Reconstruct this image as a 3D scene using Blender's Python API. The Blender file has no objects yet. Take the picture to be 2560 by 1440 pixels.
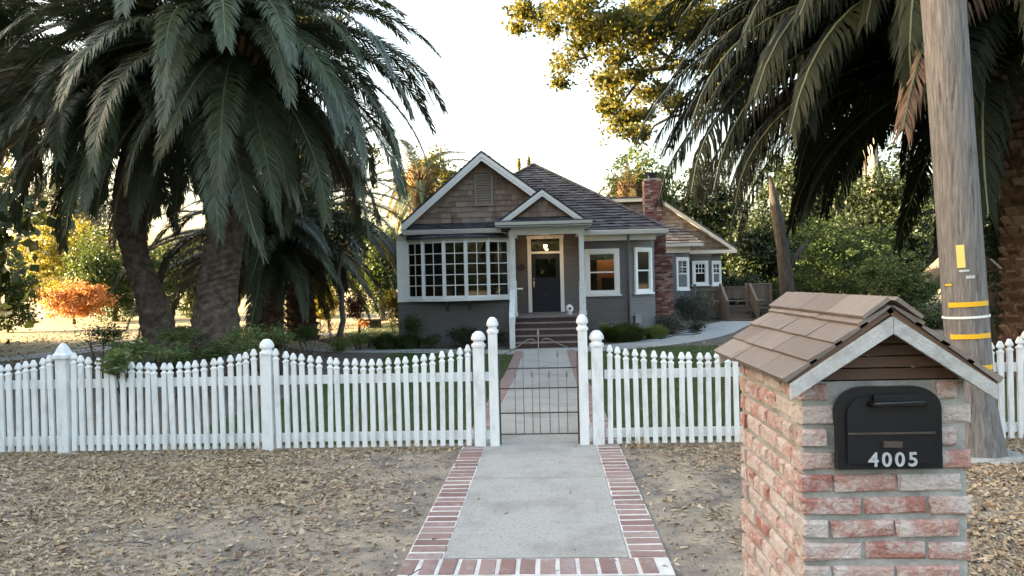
import bpy, math, random
import numpy as np
from mathutils import Vector, Matrix

# ------------------------------------------------------------------ camera, sky, sun, exposure
S = bpy.context.scene
COL = S.collection
F = 1900.0                       # focal length in photo pixels (2560 wide)
CAMZ = 1.75
YAW, PITCH, ROLL = math.radians(2.70), math.radians(0.54), 0.024
f0 = Vector((-math.sin(YAW), math.cos(YAW), 0))
r0 = Vector((math.cos(YAW), math.sin(YAW), 0))
fw = (f0 * math.cos(PITCH) - Vector((0, 0, 1)) * math.sin(PITCH)).normalized()
u0 = r0.cross(fw)
rt = r0 * math.cos(ROLL) - u0 * math.sin(ROLL)
up = u0 * math.cos(ROLL) + r0 * math.sin(ROLL)
CAM = Vector((0, 0, CAMZ))
cam_data = bpy.data.cameras.new('camera')
cam = bpy.data.objects.new('camera', cam_data)
COL.objects.link(cam)
cam.matrix_world = Matrix(((rt.x, up.x, -fw.x, 0), (rt.y, up.y, -fw.y, 0), (rt.z, up.z, -fw.z, CAMZ), (0, 0, 0, 1)))
cam_data.sensor_width = 36
cam_data.lens = 36 * F / 2560
cam_data.clip_start = 0.05
cam_data.clip_end = 2000
S.camera = cam

SUN_EL, SUN_AZ = math.radians(10), math.radians(270)   # azimuth clockwise from +Y
world = bpy.data.worlds.new('World')
S.world = world
world.use_nodes = True
nt = world.node_tree
sky = nt.nodes.new('ShaderNodeTexSky')
sky.sky_type = 'NISHITA'
sky.sun_disc = False
sky.sun_elevation = SUN_EL
sky.sun_rotation = SUN_AZ
sky.air_density = 1.0
sky.dust_density = 6.0
sky.ozone_density = 0.3
bg = nt.nodes['Background']
bg.inputs['Strength'].default_value = 0.15
nt.links.new(sky.outputs['Color'], bg.inputs['Color'])
sd = bpy.data.lights.new('sun', 'SUN')
sd.energy = 5.0
sd.angle = math.radians(0.5)
sd.color = (1.0, 0.78, 0.47)
sun = bpy.data.objects.new('sun', sd)
COL.objects.link(sun)
sdir = Vector((math.sin(SUN_AZ) * math.cos(SUN_EL), math.cos(SUN_AZ) * math.cos(SUN_EL), math.sin(SUN_EL)))
sun.rotation_euler = sdir.to_track_quat('Z', 'Y').to_euler()
vs = S.view_settings
vs.view_transform = 'Standard'
vs.look = 'None'
vs.exposure = 3.15
vs.gamma = 1.0
vs.use_curve_mapping = False
S.cycles.max_bounces = 6
S.cycles.diffuse_bounces = 3
S.cycles.glossy_bounces = 2
S.cycles.transmission_bounces = 3
S.cycles.transparent_max_bounces = 6
S.cycles.caustics_reflective = False
S.cycles.caustics_refractive = False

# ------------------------------------------------------------------ projection and ground helpers
def ray(px, py):
    return fw + rt * ((px - 1280) / F) - up * ((py - 720) / F)
def W(px, py, Y):
    d = ray(px, py)
    return CAM + d * (Y / d.y)
def G(y):
    t = min(1, max(0, (y - 8.6) / 8.0))
    return -0.2 * (t * t * (3 - 2 * t))
def PG(px, py, h=0.0):
    d = ray(px, py)
    z = 0.0
    for _ in range(12):
        t = (z + h - CAMZ) / d.z
        z = G(d.y * t)
    return Vector((d.x * t, d.y * t, z + h))
def mpp(px, py, Y):                      # metres per photo pixel there
    return (W(px, py, Y) - CAM).dot(fw) / F

# ------------------------------------------------------------------ object helpers
ORG = {}
def tag(o, label=None, cat=None, group=None, kind=None):
    if label: o['label'] = label
    if cat: o['category'] = cat
    if group: o['group'] = group
    if kind: o['kind'] = kind
    return o
def thing(name, loc, label, cat, group=None):
    o = bpy.data.objects.new(name, None)
    o.empty_display_size = 0.1
    COL.objects.link(o)
    o.location = loc
    ORG[o.name] = Vector(loc)
    return tag(o, label, cat, group)
def place(name, data, parent=None, loc=None):
    o = bpy.data.objects.new(name, data)
    COL.objects.link(o)
    if parent is not None:
        o.parent = parent
        ORG[o.name] = ORG[parent.name].copy()
    else:
        ORG[o.name] = Vector((0, 0, 0))
    if loc is not None:
        o.location = Vector(loc) - (ORG[parent.name] if parent is not None else Vector((0, 0, 0)))
        ORG[o.name] = Vector(loc)
    return o

class MB:
    """collects shapes in world space, links them as one mesh"""
    def __init__(s):
        s.v, s.f, s.sm = [], [], []
    def add(s, vs, fs, smooth=False):
        n = len(s.v)
        s.v += [tuple(v) for v in vs]
        for f in fs:
            s.f.append([i + n for i in f])
            s.sm.append(smooth)
        return s
    def hexa(s, p):
        return s.add(p, [(0, 3, 2, 1), (4, 5, 6, 7), (0, 1, 5, 4), (1, 2, 6, 5), (2, 3, 7, 6), (3, 0, 4, 7)])
    def box(s, x0, x1, y0, y1, z0, z1):
        return s.hexa([(x0, y0, z0), (x1, y0, z0), (x1, y1, z0), (x0, y1, z0), (x0, y0, z1), (x1, y0, z1), (x1, y1, z1), (x0, y1, z1)])
    def beam(s, a, b, w, h, upv=(0, 0, 1)):
        a, b = Vector(a), Vector(b)
        t = (b - a).normalized()
        sd_ = t.cross(Vector(upv)).normalized()
        u = sd_.cross(t).normalized()
        q = []
        for e in (a, b):
            q += [e - sd_ * w / 2 - u * h / 2, e + sd_ * w / 2 - u * h / 2, e + sd_ * w / 2 + u * h / 2, e - sd_ * w / 2 + u * h / 2]
        return s.hexa(q)
    def prism(s, pts, d):
        """pts: planar polygon (world), extruded by vector d"""
        n = len(pts)
        d = Vector(d)
        v = [Vector(p) for p in pts] + [Vector(p) + d for p in pts]
        fs = [tuple(range(n)), tuple(range(2 * n - 1, n - 1, -1))]
        fs += [(i, n + i, n + (i + 1) % n, (i + 1) % n) for i in range(n)]
        return s.add(v, fs)
    def tube(s, pts, radii, n=8, smooth=True, caps=True, lump=0, rng=None):
        pts = [Vector(p) for p in pts]
        m = len(pts)
        vs_, fs = [], []
        ref = Vector((0.31, 0.95, 0.05))
        for i, p in enumerate(pts):
            t = (pts[min(i + 1, m - 1)] - pts[max(i - 1, 0)]).normalized()
            if abs(t.dot(ref)) > 0.96: ref = Vector((0.9, 0.1, 0.4))
            a = t.cross(ref).normalized()
            b = t.cross(a).normalized()
            for k in range(n):
                an = 2 * math.pi * k / n
                r = radii[i] * (1 + (lump * (rng.random() - .5) if lump else 0))
                vs_.append(p + (a * math.cos(an) + b * math.sin(an)) * r)
        for i in range(m - 1):
            for k in range(n):
                k2 = (k + 1) % n
                fs.append((i * n + k, i * n + k2, (i + 1) * n + k2, (i + 1) * n + k))
        if caps:
            fs.append(tuple(range(n - 1, -1, -1)))
            fs.append(tuple(range((m - 1) * n, m * n)))
        return s.add(vs_, fs, smooth)
    def lathe(s, c, prof, n=8, rot=0.0, smooth=False):
        c = Vector(c)
        vs_, fs = [], []
        for r, z in prof:
            for k in range(n):
                a = 2 * math.pi * k / n + rot
                vs_.append(c + Vector((r * math.cos(a), r * math.sin(a), z)))
        m = len(prof)
        for i in range(m - 1):
            for k in range(n):
                k2 = (k + 1) % n
                fs.append((i * n + k, i * n + k2, (i + 1) * n + k2, (i + 1) * n + k))
        fs.append(tuple(range(n - 1, -1, -1)))
        fs.append(tuple(range((m - 1) * n, m * n)))
        return s.add(vs_, fs, smooth)
    def mesh(s, name, mt, off=Vector((0, 0, 0))):
        me = bpy.data.meshes.new(name)
        ox, oy, oz = off
        me.from_pydata([(x - ox, y - oy, z - oz) for x, y, z in s.v], [], s.f)
        me.polygons.foreach_set('use_smooth', s.sm)
        me.materials.append(mt)
        me.update()
        return me
    def build(s, name, mt, parent=None, kind=None):
        off = ORG[parent.name] if parent is not None else Vector((0, 0, 0))
        o = place(name, s.mesh(name, mt, off), parent)
        if kind: o['kind'] = kind
        return o

# ------------------------------------------------------------------ materials
def new_mat(name):
    m = bpy.data.materials.new(name)
    m.use_nodes = True
    m.node_tree.nodes.clear()
    return m, m.node_tree.nodes, m.node_tree.links
def ramp_fill(rp, cols, lo, hi):
    el = rp.color_ramp.elements
    n = len(cols)
    while len(el) < n: el.new(0.5)
    for i, c in enumerate(cols):
        el[i].position = lo + (hi - lo) * (i / max(1, n - 1))
        el[i].color = (*c, 1)
def M(name, cols, src='noise', scale=5, detail=6, rough=.7, bump=0, bscale=40, vec=(1, 1, 1), spec=.4, trans=0, tcol=None, metal=0, noise_mix=.35, stain=None):
    m, n, l = new_mat(name)
    out = n.new('ShaderNodeOutputMaterial')
    geo = n.new('ShaderNodeNewGeometry')
    mp = n.new('ShaderNodeMapping')
    mp.inputs['Scale'].default_value = vec
    l.new(geo.outputs['Position'], mp.inputs['Vector'])
    nz = n.new('ShaderNodeTexNoise')
    nz.inputs['Scale'].default_value = scale
    nz.inputs['Detail'].default_value = detail
    nz.inputs['Roughness'].default_value = .65
    l.new(mp.outputs[0], nz.inputs['Vector'])
    rp = n.new('ShaderNodeValToRGB')
    if src == 'noise':
        ramp_fill(rp, cols, .32, .68)
        l.new(nz.outputs['Fac'], rp.inputs['Fac'])
    else:
        ramp_fill(rp, cols, .12, .88)
        mx = n.new('ShaderNodeMix')
        mx.inputs['Factor'].default_value = noise_mix
        if src == 'island':
            l.new(geo.outputs['Random Per Island'], mx.inputs['A'])
        else:
            oi = n.new('ShaderNodeObjectInfo')
            l.new(oi.outputs['Random'], mx.inputs['A'])
        l.new(nz.outputs['Fac'], mx.inputs['B'])
        l.new(mx.outputs['Result'], rp.inputs['Fac'])
    col = rp.outputs['Color']
    if stain:                                     # (colour, scale, low, high, amount)
        sc, ss, lo, hi, am = stain
        n2 = n.new('ShaderNodeTexNoise')
        n2.inputs['Scale'].default_value = ss
        n2.inputs['Detail'].default_value = 8
        n2.inputs['Roughness'].default_value = .7
        l.new(mp.outputs[0], n2.inputs['Vector'])
        mr = n.new('ShaderNodeMapRange')
        mr.inputs['From Min'].default_value = lo
        mr.inputs['From Max'].default_value = hi
        mr.inputs['To Max'].default_value = am
        l.new(n2.outputs['Fac'], mr.inputs['Value'])
        mc = n.new('ShaderNodeMix')
        mc.data_type = 'RGBA'
        l.new(mr.outputs[0], mc.inputs['Factor'])
        l.new(col, mc.inputs['A'])
        mc.inputs['B'].default_value = (*sc, 1)
        col = mc.outputs['Result']
    bs = n.new('ShaderNodeBsdfPrincipled')
    bs.inputs['Roughness'].default_value = rough
    bs.inputs['Specular IOR Level'].default_value = spec
    bs.inputs['Metallic'].default_value = metal
    l.new(col, bs.inputs['Base Color'])
    if bump:
        nb = n.new('ShaderNodeTexNoise')
        nb.inputs['Scale'].default_value = bscale
        nb.inputs['Detail'].default_value = 5
        l.new(mp.outputs[0], nb.inputs['Vector'])
        bp = n.new('ShaderNodeBump')
        bp.inputs['Strength'].default_value = bump
        bp.inputs['Distance'].default_value = .02
        l.new(nb.outputs['Fac'], bp.inputs['Height'])
        l.new(bp.outputs[0], bs.inputs['Normal'])
    sh = bs.outputs[0]
    if trans:
        tr = n.new('ShaderNodeBsdfTranslucent')
        if tcol:
            mt_ = n.new('ShaderNodeMix'); mt_.data_type = 'RGBA'; mt_.blend_type = 'MULTIPLY'
            mt_.inputs['Factor'].default_value = 1
            l.new(col, mt_.inputs['A']); mt_.inputs['B'].default_value = (*tcol, 1)
            l.new(mt_.outputs['Result'], tr.inputs['Color'])
        else:
            l.new(col, tr.inputs['Color'])
        ms = n.new('ShaderNodeMixShader')
        ms.inputs[0].default_value = trans
        l.new(sh, ms.inputs[1]); l.new(tr.outputs[0], ms.inputs[2])
        sh = ms.outputs[0]
    l.new(sh, out.inputs['Surface'])
    return m
def glass(name, tint, base=.06):
    m, n, l = new_mat(name)
    out = n.new('ShaderNodeOutputMaterial')
    t = n.new('ShaderNodeBsdfTransparent'); t.inputs[0].default_value = (*tint, 1)
    g = n.new('ShaderNodeBsdfGlossy'); g.inputs['Roughness'].default_value = .03
    fr = n.new('ShaderNodeFresnel'); fr.inputs['IOR'].default_value = 1.5
    ad = n.new('ShaderNodeMath'); ad.operation = 'ADD'; ad.inputs[1].default_value = base; ad.use_clamp = True
    l.new(fr.outputs[0], ad.inputs[0])
    ms = n.new('ShaderNodeMixShader')
    l.new(ad.outputs[0], ms.inputs[0]); l.new(t.outputs[0], ms.inputs[1]); l.new(g.outputs[0], ms.inputs[2])
    l.new(ms.outputs[0], out.inputs['Surface'])
    return m
def emit(name, c, s):
    m, n, l = new_mat(name)
    out = n.new('ShaderNodeOutputMaterial'); e = n.new('ShaderNodeEmission')
    e.inputs[0].default_value = (*c, 1); e.inputs[1].default_value = s
    l.new(e.outputs[0], out.inputs['Surface'])
    return m

m_white = M('white_paint', [(.66, .67, .66), (.8, .81, .8), (.84, .85, .84)], scale=9, rough=.45, stain=((.40, .38, .33), 7, .53, .78, .6), bump=.05, vec=(1, 1, .4))
m_trim = M('trim_paint', [(.78, .78, .77), (.86, .86, .85)], scale=4, rough=.5)
m_siding = M('grey_siding_paint', [(.112, .107, .109), (.15, .144, .147)], scale=3, rough=.6, vec=(.3, .3, 6), bump=.06)
m_soffit = M('soffit_paint', [(.5, .48, .42), (.58, .56, .5)], scale=3, rough=.6)
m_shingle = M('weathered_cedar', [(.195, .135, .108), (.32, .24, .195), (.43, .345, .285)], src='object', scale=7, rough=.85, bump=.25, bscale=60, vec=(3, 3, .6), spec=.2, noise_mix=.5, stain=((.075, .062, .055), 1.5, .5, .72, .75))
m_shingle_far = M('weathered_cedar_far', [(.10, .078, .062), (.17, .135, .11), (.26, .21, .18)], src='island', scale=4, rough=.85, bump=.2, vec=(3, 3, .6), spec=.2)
m_roof = M('asphalt_shingle', [(.038, .037, .042), (.066, .064, .071), (.105, .101, .11)], src='island', scale=60, rough=.85, bump=.3, bscale=160, spec=.3)
m_louver = M('louver_wood', [(.28, .225, .18), (.36, .3, .25)], scale=6, rough=.8, vec=(1, 1, 8))
m_brick = M('reclaimed_brick', [(.33, .13, .105), (.42, .21, .175), (.50, .31, .265), (.52, .41, .37), (.56, .50, .46), (.38, .17, .14)], src='object', scale=12, rough=.95, bump=.9, bscale=60, spec=.15, noise_mix=.28, stain=((.64, .60, .56), 13, .45, .62, .8))
m_pbrick = M('path_brick', [(.20, .125, .11), (.26, .17, .15), (.33, .235, .21), (.25, .145, .125), (.36, .30, .28)], src='object', scale=14, rough=.9, bump=.35, bscale=60, spec=.2, noise_mix=.3, stain=((.52, .46, .42), 9, .56, .75, .6))
m_cbrick = M('chimney_brick', [(.10, .05, .045), (.17, .075, .062), (.24, .12, .10), (.34, .26, .23)], src='island', scale=9, rough=.9, bump=.3, spec=.2, noise_mix=.25)
m_mortar = M('grey_mortar', [(.22, .225, .205), (.34, .34, .315), (.46, .455, .43)], scale=11, detail=12, rough=.95, bump=.3, bscale=80, spec=.2)
m_wmortar = M('white_mortar', [(.5, .48, .45), (.62, .60, .56), (.74, .72, .68)], scale=5, detail=12, rough=.95, bump=.3, bscale=90, spec=.2, stain=((.30, .25, .2), 3, .56, .74, .7))
m_concrete = M('path_concrete', [(.29, .275, .245), (.385, .37, .335), (.45, .435, .40), (.33, .315, .28)], scale=38, detail=15, rough=.95, bump=.5, bscale=150, spec=.25, stain=((.22, .205, .175), 1.6, .46, .74, .75))
m_concrete2 = M('garden_concrete', [(.31, .31, .29), (.40, .395, .375)], scale=2.5, detail=10, rough=.9, bump=.2, bscale=60, spec=.25)
m_asphalt = M('asphalt', [(.04, .04, .042), (.06, .06, .06)], scale=30, rough=.9, bump=.3, bscale=150)
m_soil = M('dry_soil', [(.13, .112, .095), (.22, .19, .155), (.32, .27, .205), (.43, .355, .26)], scale=2.2, detail=14, rough=.95, bump=.6, bscale=50, spec=.15)
m_field = M('dry_grass_field', [(.20, .165, .12), (.33, .27, .16), (.44, .36, .2)], scale=.55, detail=12, rough=.95, bump=.5, bscale=20, spec=.15)
m_bed = M('garden_soil', [(.07, .058, .048), (.12, .10, .08), (.17, .145, .115)], scale=4, detail=12, rough=.95, bump=.6, bscale=30, spec=.15)
m_lawn = M('lawn_turf', [(.034, .052, .016), (.055, .08, .024), (.08, .108, .036)], scale=3, detail=14, rough=.9, bump=.7, bscale=70, spec=.15)
m_blade = M('grass_blade', [(.035, .065, .012), (.06, .10, .02), (.10, .14, .035)], src='island', scale=2, rough=.6, trans=.3)
m_litter = M('leaf_litter', [(.17, .115, .08), (.31, .22, .14), (.41, .30, .185), (.47, .355, .225), (.26, .20, .155), (.53, .43, .30)], src='island', scale=2, rough=.85, spec=.2, noise_mix=.15)
m_fallen = M('fallen_leaf', [(.5, .44, .2), (.62, .57, .4)], src='island', rough=.8)
m_pole = M('weathered_pole', [(.115, .105, .098), (.19, .176, .165), (.28, .262, .248)], scale=14, detail=14, rough=.85, vec=(3, 3, .22), bump=.9, bscale=22, spec=.2, stain=((.07, .06, .055), 9, .575, .64, .85))
m_yellow = M('yellow_reflector', [(.78, .42, .02), (.85, .5, .03)], scale=8, rough=.4)
m_ytag = M('yellow_tag', [(.72, .6, .16), (.8, .68, .2)], scale=8, rough=.45)
m_tin = M('tin_tag', [(.6, .62, .64), (.75, .77, .78)], scale=12, rough=.35, metal=.6)
m_black = M('black_metal', [(.008, .009, .012), (.014, .015, .018)], scale=6, rough=.33, spec=.5)
m_iron = M('wrought_iron', [(.045, .038, .033), (.10, .08, .065)], scale=14, rough=.65, spec=.4)
m_iron2 = M('faded_iron', [(.15, .135, .12), (.22, .2, .18)], scale=14, rough=.7)
m_digit = M('silver_digit', [(.5, .52, .55), (.62, .64, .68)], scale=6, rough=.4, metal=.3)
m_shake = M('box_roof_shake', [(.16, .13, .11), (.23, .19, .162), (.31, .26, .222)], src='object', scale=14, detail=12, rough=.8, bump=.5, bscale=50, vec=(.5, 3, .5), spec=.3, noise_mix=.5, stain=((.10, .085, .07), 3, .54, .74, .7))
m_barge = M('weathered_white_board', [(.34, .335, .32), (.46, .455, .44), (.55, .55, .53)], scale=9, rough=.8, bump=.3, bscale=60, vec=(2, 1, 2), stain=((.26, .24, .21), 5, .55, .75, .6))
m_gplank = M('stained_gable_board', [(.10, .058, .036), (.15, .09, .06), (.2, .13, .09)], src='object', scale=5, rough=.75, bump=.25, vec=(.6, 1, 5), noise_mix=.5, stain=((.45, .34, .24), 4, .64, .8, .6))
m_door = M('navy_door_paint', [(.010, .012, .022), (.015, .018, .031)], scale=4, rough=.5, spec=.25)
m_step = M('maroon_step_paint', [(.055, .03, .027), (.08, .045, .04)], scale=5, rough=.6)
m_tread = M('step_nosing', [(.19, .15, .145), (.27, .22, .21)], scale=8, rough=.7)
m_porchfloor = M('porch_floor_paint', [(.16, .145, .145), (.22, .2, .2)], scale=5, rough=.6)
m_deck = M('weathered_deck_wood', [(.085, .065, .05), (.13, .10, .08), (.18, .145, .12)], src='object', scale=5, rough=.85, bump=.25, vec=(1, 1, 4), noise_mix=.5)
m_deck_red = M('stained_deck_board', [(.09, .05, .035), (.14, .08, .055)], scale=4, rough=.85)
m_brass = M('brass', [(.45, .33, .12), (.55, .42, .18)], rough=.35, metal=.9)
m_plaque = M('dark_plaque', [(.035, .033, .033), (.05, .047, .045)], rough=.5)
m_grey_box = M('grey_enamel', [(.34, .37, .39), (.42, .45, .47)], rough=.5)
m_rock = M('garden_rock', [(.22, .22, .215), (.36, .355, .34)], scale=6, rough=.9, bump=.5, bscale=25)
m_ceramic = M('white_ceramic', [(.6, .6, .58), (.72, .72, .7)], scale=12, rough=.35)
m_glass = glass('window_glass', (.5, .52, .48), .04)
m_glass_clear = glass('clear_window_glass', (.75, .76, .74), .03)
m_glass_dark = M('dark_window_glass', [(.012, .013, .013), (.018, .019, .018)], scale=3, rough=.04, spec=.6)
m_room = M('dark_room', [(.05, .047, .042), (.08, .075, .066)], scale=2)
m_curtain = M('sheer_curtain', [(.36, .34, .26), (.55, .53, .42)], scale=4, vec=(6, 6, .3))
m_orange_room = M('orange_room_wall', [(.27, .15, .09), (.33, .185, .11)], scale=2)
m_bulb = emit('lamp_bulb', (1.0, .6, .25), 3.5)
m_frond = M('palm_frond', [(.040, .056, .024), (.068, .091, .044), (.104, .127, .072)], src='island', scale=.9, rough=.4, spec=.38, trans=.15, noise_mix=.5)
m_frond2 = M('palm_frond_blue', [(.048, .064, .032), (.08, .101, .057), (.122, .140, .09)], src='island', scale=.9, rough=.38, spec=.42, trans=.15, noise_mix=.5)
m_frond_shaded = M('palm_frond_shaded', [(.009, .013, .006), (.016, .021, .010), (.028, .032, .016)], src='island', scale=.9, rough=.55, spec=.12, trans=.1, noise_mix=.5)  # near-black greens put the shade under the right-hand crown into the colour
m_frond_dead = M('palm_frond_dead', [(.085, .052, .034), (.14, .088, .056), (.20, .13, .085)], src='island', scale=2, rough=.8, trans=.1)
m_frond_sunlit = M('palm_frond_sunlit', [(.11, .10, .03), (.2, .15, .05), (.28, .16, .05)], src='island', scale=2, rough=.5, trans=.35)  # gold base colour stands in for low sun on the fronds
m_rachis = M('palm_rachis', [(.10, .105, .05), (.15, .15, .08)], scale=4, rough=.45)
m_ptrunk = M('palm_trunk_bark', [(.055, .042, .034), (.115, .09, .074), (.19, .155, .125)], scale=6, detail=10, rough=.95, bump=.7, bscale=22, spec=.1)
m_ptrunk_warm = M('palm_trunk_scars', [(.06, .038, .03), (.12, .075, .056), (.2, .135, .10)], scale=9, rough=.95, bump=.6, bscale=22, spec=.1)
m_scar = M('palm_leaf_scar', [(.07, .042, .032), (.15, .095, .07), (.30, .215, .165)], src='island', scale=8, rough=.95, bump=.4, spec=.1)
m_fibre = M('palm_fibre', [(.13, .08, .045), (.22, .14, .08), (.32, .2, .1)], src='island', scale=6, rough=.9, spec=.1)
m_bark = M('tree_bark', [(.05, .043, .037), (.10, .088, .075), (.15, .132, .115)], scale=8, detail=10, rough=.95, bump=.8, bscale=16, vec=(2, 2, .4), spec=.1)
m_bark_shaded = M('shaded_bark', [(.028, .024, .021), (.055, .048, .042), (.085, .075, .066)], scale=9, detail=10, rough=.95, bump=.9, bscale=18, vec=(2, 2, .4), spec=.1)  # bark tone darkened in place of shade on the broken trunk
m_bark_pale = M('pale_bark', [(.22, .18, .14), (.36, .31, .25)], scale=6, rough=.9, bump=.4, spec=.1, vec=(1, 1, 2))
def leafmat(name, cols, trans=.35, tcol=(1.5, 1.35, .55), rough=.5):
    return M(name, cols, src='island', scale=.5, rough=rough, spec=.35, trans=trans, tcol=tcol, noise_mix=.4)
m_oak = leafmat('oak_leaf', [(.034, .045, .012), (.085, .088, .02), (.20, .165, .03)], .4, (1.7, 1.45, .6))
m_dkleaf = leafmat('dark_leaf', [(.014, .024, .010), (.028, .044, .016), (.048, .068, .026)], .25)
m_midleaf = leafmat('mid_leaf', [(.026, .046, .014), (.05, .08, .024), (.085, .12, .04)], .35)
m_paleleaf = leafmat('pale_leaf', [(.06, .095, .035), (.11, .155, .058), (.18, .22, .09)], .35)
m_yelleaf = leafmat('yellow_leaf', [(.09, .10, .018), (.18, .17, .03), (.30, .25, .04)], .45, (1.4, 1.25, .6))
m_orgleaf = leafmat('orange_leaf', [(.26, .10, .035), (.40, .175, .06), (.5, .27, .09)], .4, (1.3, 1.1, .8))
m_greyleaf = leafmat('grey_leaf', [(.045, .055, .045), (.08, .09, .075), (.12, .13, .11)], .2)
m_purple = leafmat('purple_leaf', [(.03, .014, .014), (.06, .026, .024), (.09, .04, .034)], .3)
m_lime = leafmat('lime_leaf', [(.10, .14, .04), (.16, .20, .065), (.22, .26, .10)], .3)

# ------------------------------------------------------------------ foliage helpers
def quads_mesh(name, V, mt, tris=False):
    """V: (N,4,3) array of quads"""
    N = len(V)
    k = V.shape[1]
    me = bpy.data.meshes.new(name)
    me.vertices.add(N * k)
    me.vertices.foreach_set('co', V.reshape(-1).astype(np.float32))
    me.loops.add(N * k)
    me.loops.foreach_set('vertex_index', np.arange(N * k, dtype=np.int32))
    me.polygons.add(N)
    me.polygons.foreach_set('loop_start', np.arange(0, N * k, k, dtype=np.int32))
    me.polygons.foreach_set('loop_total', np.full(N, k, dtype=np.int32))
    me.materials.append(mt)
    me.update(calc_edges=True)
    me.validate()
    return me
def unit(a):
    return a / np.maximum(1e-9, np.linalg.norm(a, axis=-1, keepdims=True))
def leaf_quads(C, size, rng, aspect=.55, flat=0.0, hang=0.0):
    N = len(C)
    t = rng.normal(size=(N, 3))
    t[:, 2] = t[:, 2] * (1 - flat) - hang
    t = unit(t)
    q = rng.normal(size=(N, 3))
    q[:, 2] *= (1 - flat)
    b = unit(np.cross(t, q))
    s = np.asarray(size).reshape(-1, 1) * rng.uniform(.65, 1.35, size=(N, 1))
    V = np.stack([C - t * s * .5, C - t * s * .05 + b * s * aspect * .5, C + t * s * .5, C - t * s * .05 - b * s * aspect * .5], 1)
    return V
def cloud(ells, n, rng, per=45, clump=.22, shell=.55):
    """leaf centres: clumps spread through ellipsoids (cx,cy,cz,rx,ry,rz), denser towards their skins"""
    E = np.array(ells, float)
    w = (E[:, 3] * E[:, 4] * E[:, 5]) ** (2 / 3)
    w /= w.sum()
    nc = max(4, n // per)
    idx = rng.choice(len(E), nc, p=w)
    d = unit(rng.normal(size=(nc, 3)))
    r = shell + (1 - shell) * rng.random((nc, 1))
    r = np.where(rng.random((nc, 1)) < .25, r * rng.random((nc, 1)), r)
    cc = E[idx, :3] + d * r * E[idx, 3:]
    cl = clump * (E[idx, 3:].mean(1, keepdims=True)) ** .5 * rng.uniform(.6, 1.4, (nc, 1))
    k = rng.integers(0, nc, n)
    off = rng.normal(size=(n, 3)) * cl[k] * np.array([1, 1, .6])
    return cc[k] + off
def limb_path(a, b, rng, n=5, wob=.12, sag=0.0):
    a, b = Vector(a), Vector(b)
    L = (b - a).length
    pts = []
    for i in range(n + 1):
        t = i / n
        p = a.lerp(b, t)
        k = math.sin(math.pi * t)
        p += Vector(rng.normal(size=3)) * wob * L * .25 * k + Vector((0, 0, 1)) * sag * L * k
        pts.append(p)
    return pts
NRNG = np.random.default_rng(7)
def tree(name, label, cat, ells, base, nleaf, lsize, mleaf, mbark=None, tr=.2, group=None, aspect=.55, limbs=6, flat=0, hang=0, clump=.22, per=45, shell=.55, trunk_top=None, lump=.12, seed=1, kinds=('trunk', 'crown')):
    rng = np.random.default_rng(seed)
    pr = random.Random(seed)
    t = thing(name, base, label, cat, group)
    E = list(ells)
    c0 = Vector(np.mean([e[:3] for e in E], 0))
    top = Vector(trunk_top) if trunk_top else Vector((base[0] + (c0.x - base[0]) * .6, base[1] + (c0.y - base[1]) * .6, c0.z))
    mb = MB()
    path = limb_path(base, top, rng, 7, .08)
    path[0].z -= .15
    rad = [tr * (1.25 if i == 0 else 1.0) * (1 - .6 * i / 7) for i in range(8)]
    mb.tube(path, rad, 9, lump=lump, rng=pr)
    order = sorted(E, key=lambda e: -e[3])[:limbs]
    for e in order:
        s = path[pr.choice([4, 5, 6])]
        q = limb_path(s, Vector(e[:3]), rng, 5, .2, .08)
        rr = tr * .38
        mb.tube(q, [rr * (1 - .8 * i / 5) for i in range(6)], 6)
    mb.build(kinds[0], mbark or m_bark, t)
    C = cloud(E, nleaf, rng, per, clump, shell) - np.array(base)
    me = quads_mesh(kinds[1], leaf_quads(C, np.full(len(C), lsize), rng, aspect, flat, hang), mleaf)
    place(kinds[1], me, t)
    return t
def lobes(px0, py0, px1, py1, Y, n, seed, depth=.6, small=.42):
    """random overlapping lobes filling the part of the view that a crown takes at distance Y"""
    r = random.Random(seed)
    k = mpp((px0 + px1) / 2, (py0 + py1) / 2, Y)
    w, h = (px1 - px0) * k, (py1 - py0) * k
    c = W((px0 + px1) / 2, (py0 + py1) / 2, Y)
    out = []
    for i in range(n):
        s = r.uniform(small * .7, small * 1.2)
        rx, rz = w / 2 * s * 1.15, h / 2 * s * 1.1
        a = 2 * math.pi * (i + r.random() * .7) / n
        q = r.uniform(.55, 1.0)
        ox = math.cos(a) * (w / 2 - rx) * q
        oz = math.sin(a) * (h / 2 - rz) * q
        oy = r.uniform(-1, 1) * w / 2 * depth * .6
        out.append((c.x + ox, c.y + oy, c.z + oz, rx, max(.3, rx * depth), rz))
    out.append((c.x, c.y, c.z, w * .26, w * .26 * depth, h * .27))
    return out
def ptree(name, label, cat, box, Y, nleaf, lsize, mleaf, seed, nl=8, tr=.2, group=None, **kw):
    px0, py0, px1, py1 = box
    g = W((px0 + px1) / 2, 720, Y)
    return tree(name, label, cat, lobes(px0, py0, px1, py1, Y, nl, seed, kw.pop('depth', .6), kw.pop('small', .42)), (g.x, g.y, G(g.y)), nleaf, lsize, mleaf, tr=tr, group=group, seed=seed, **kw)
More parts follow.
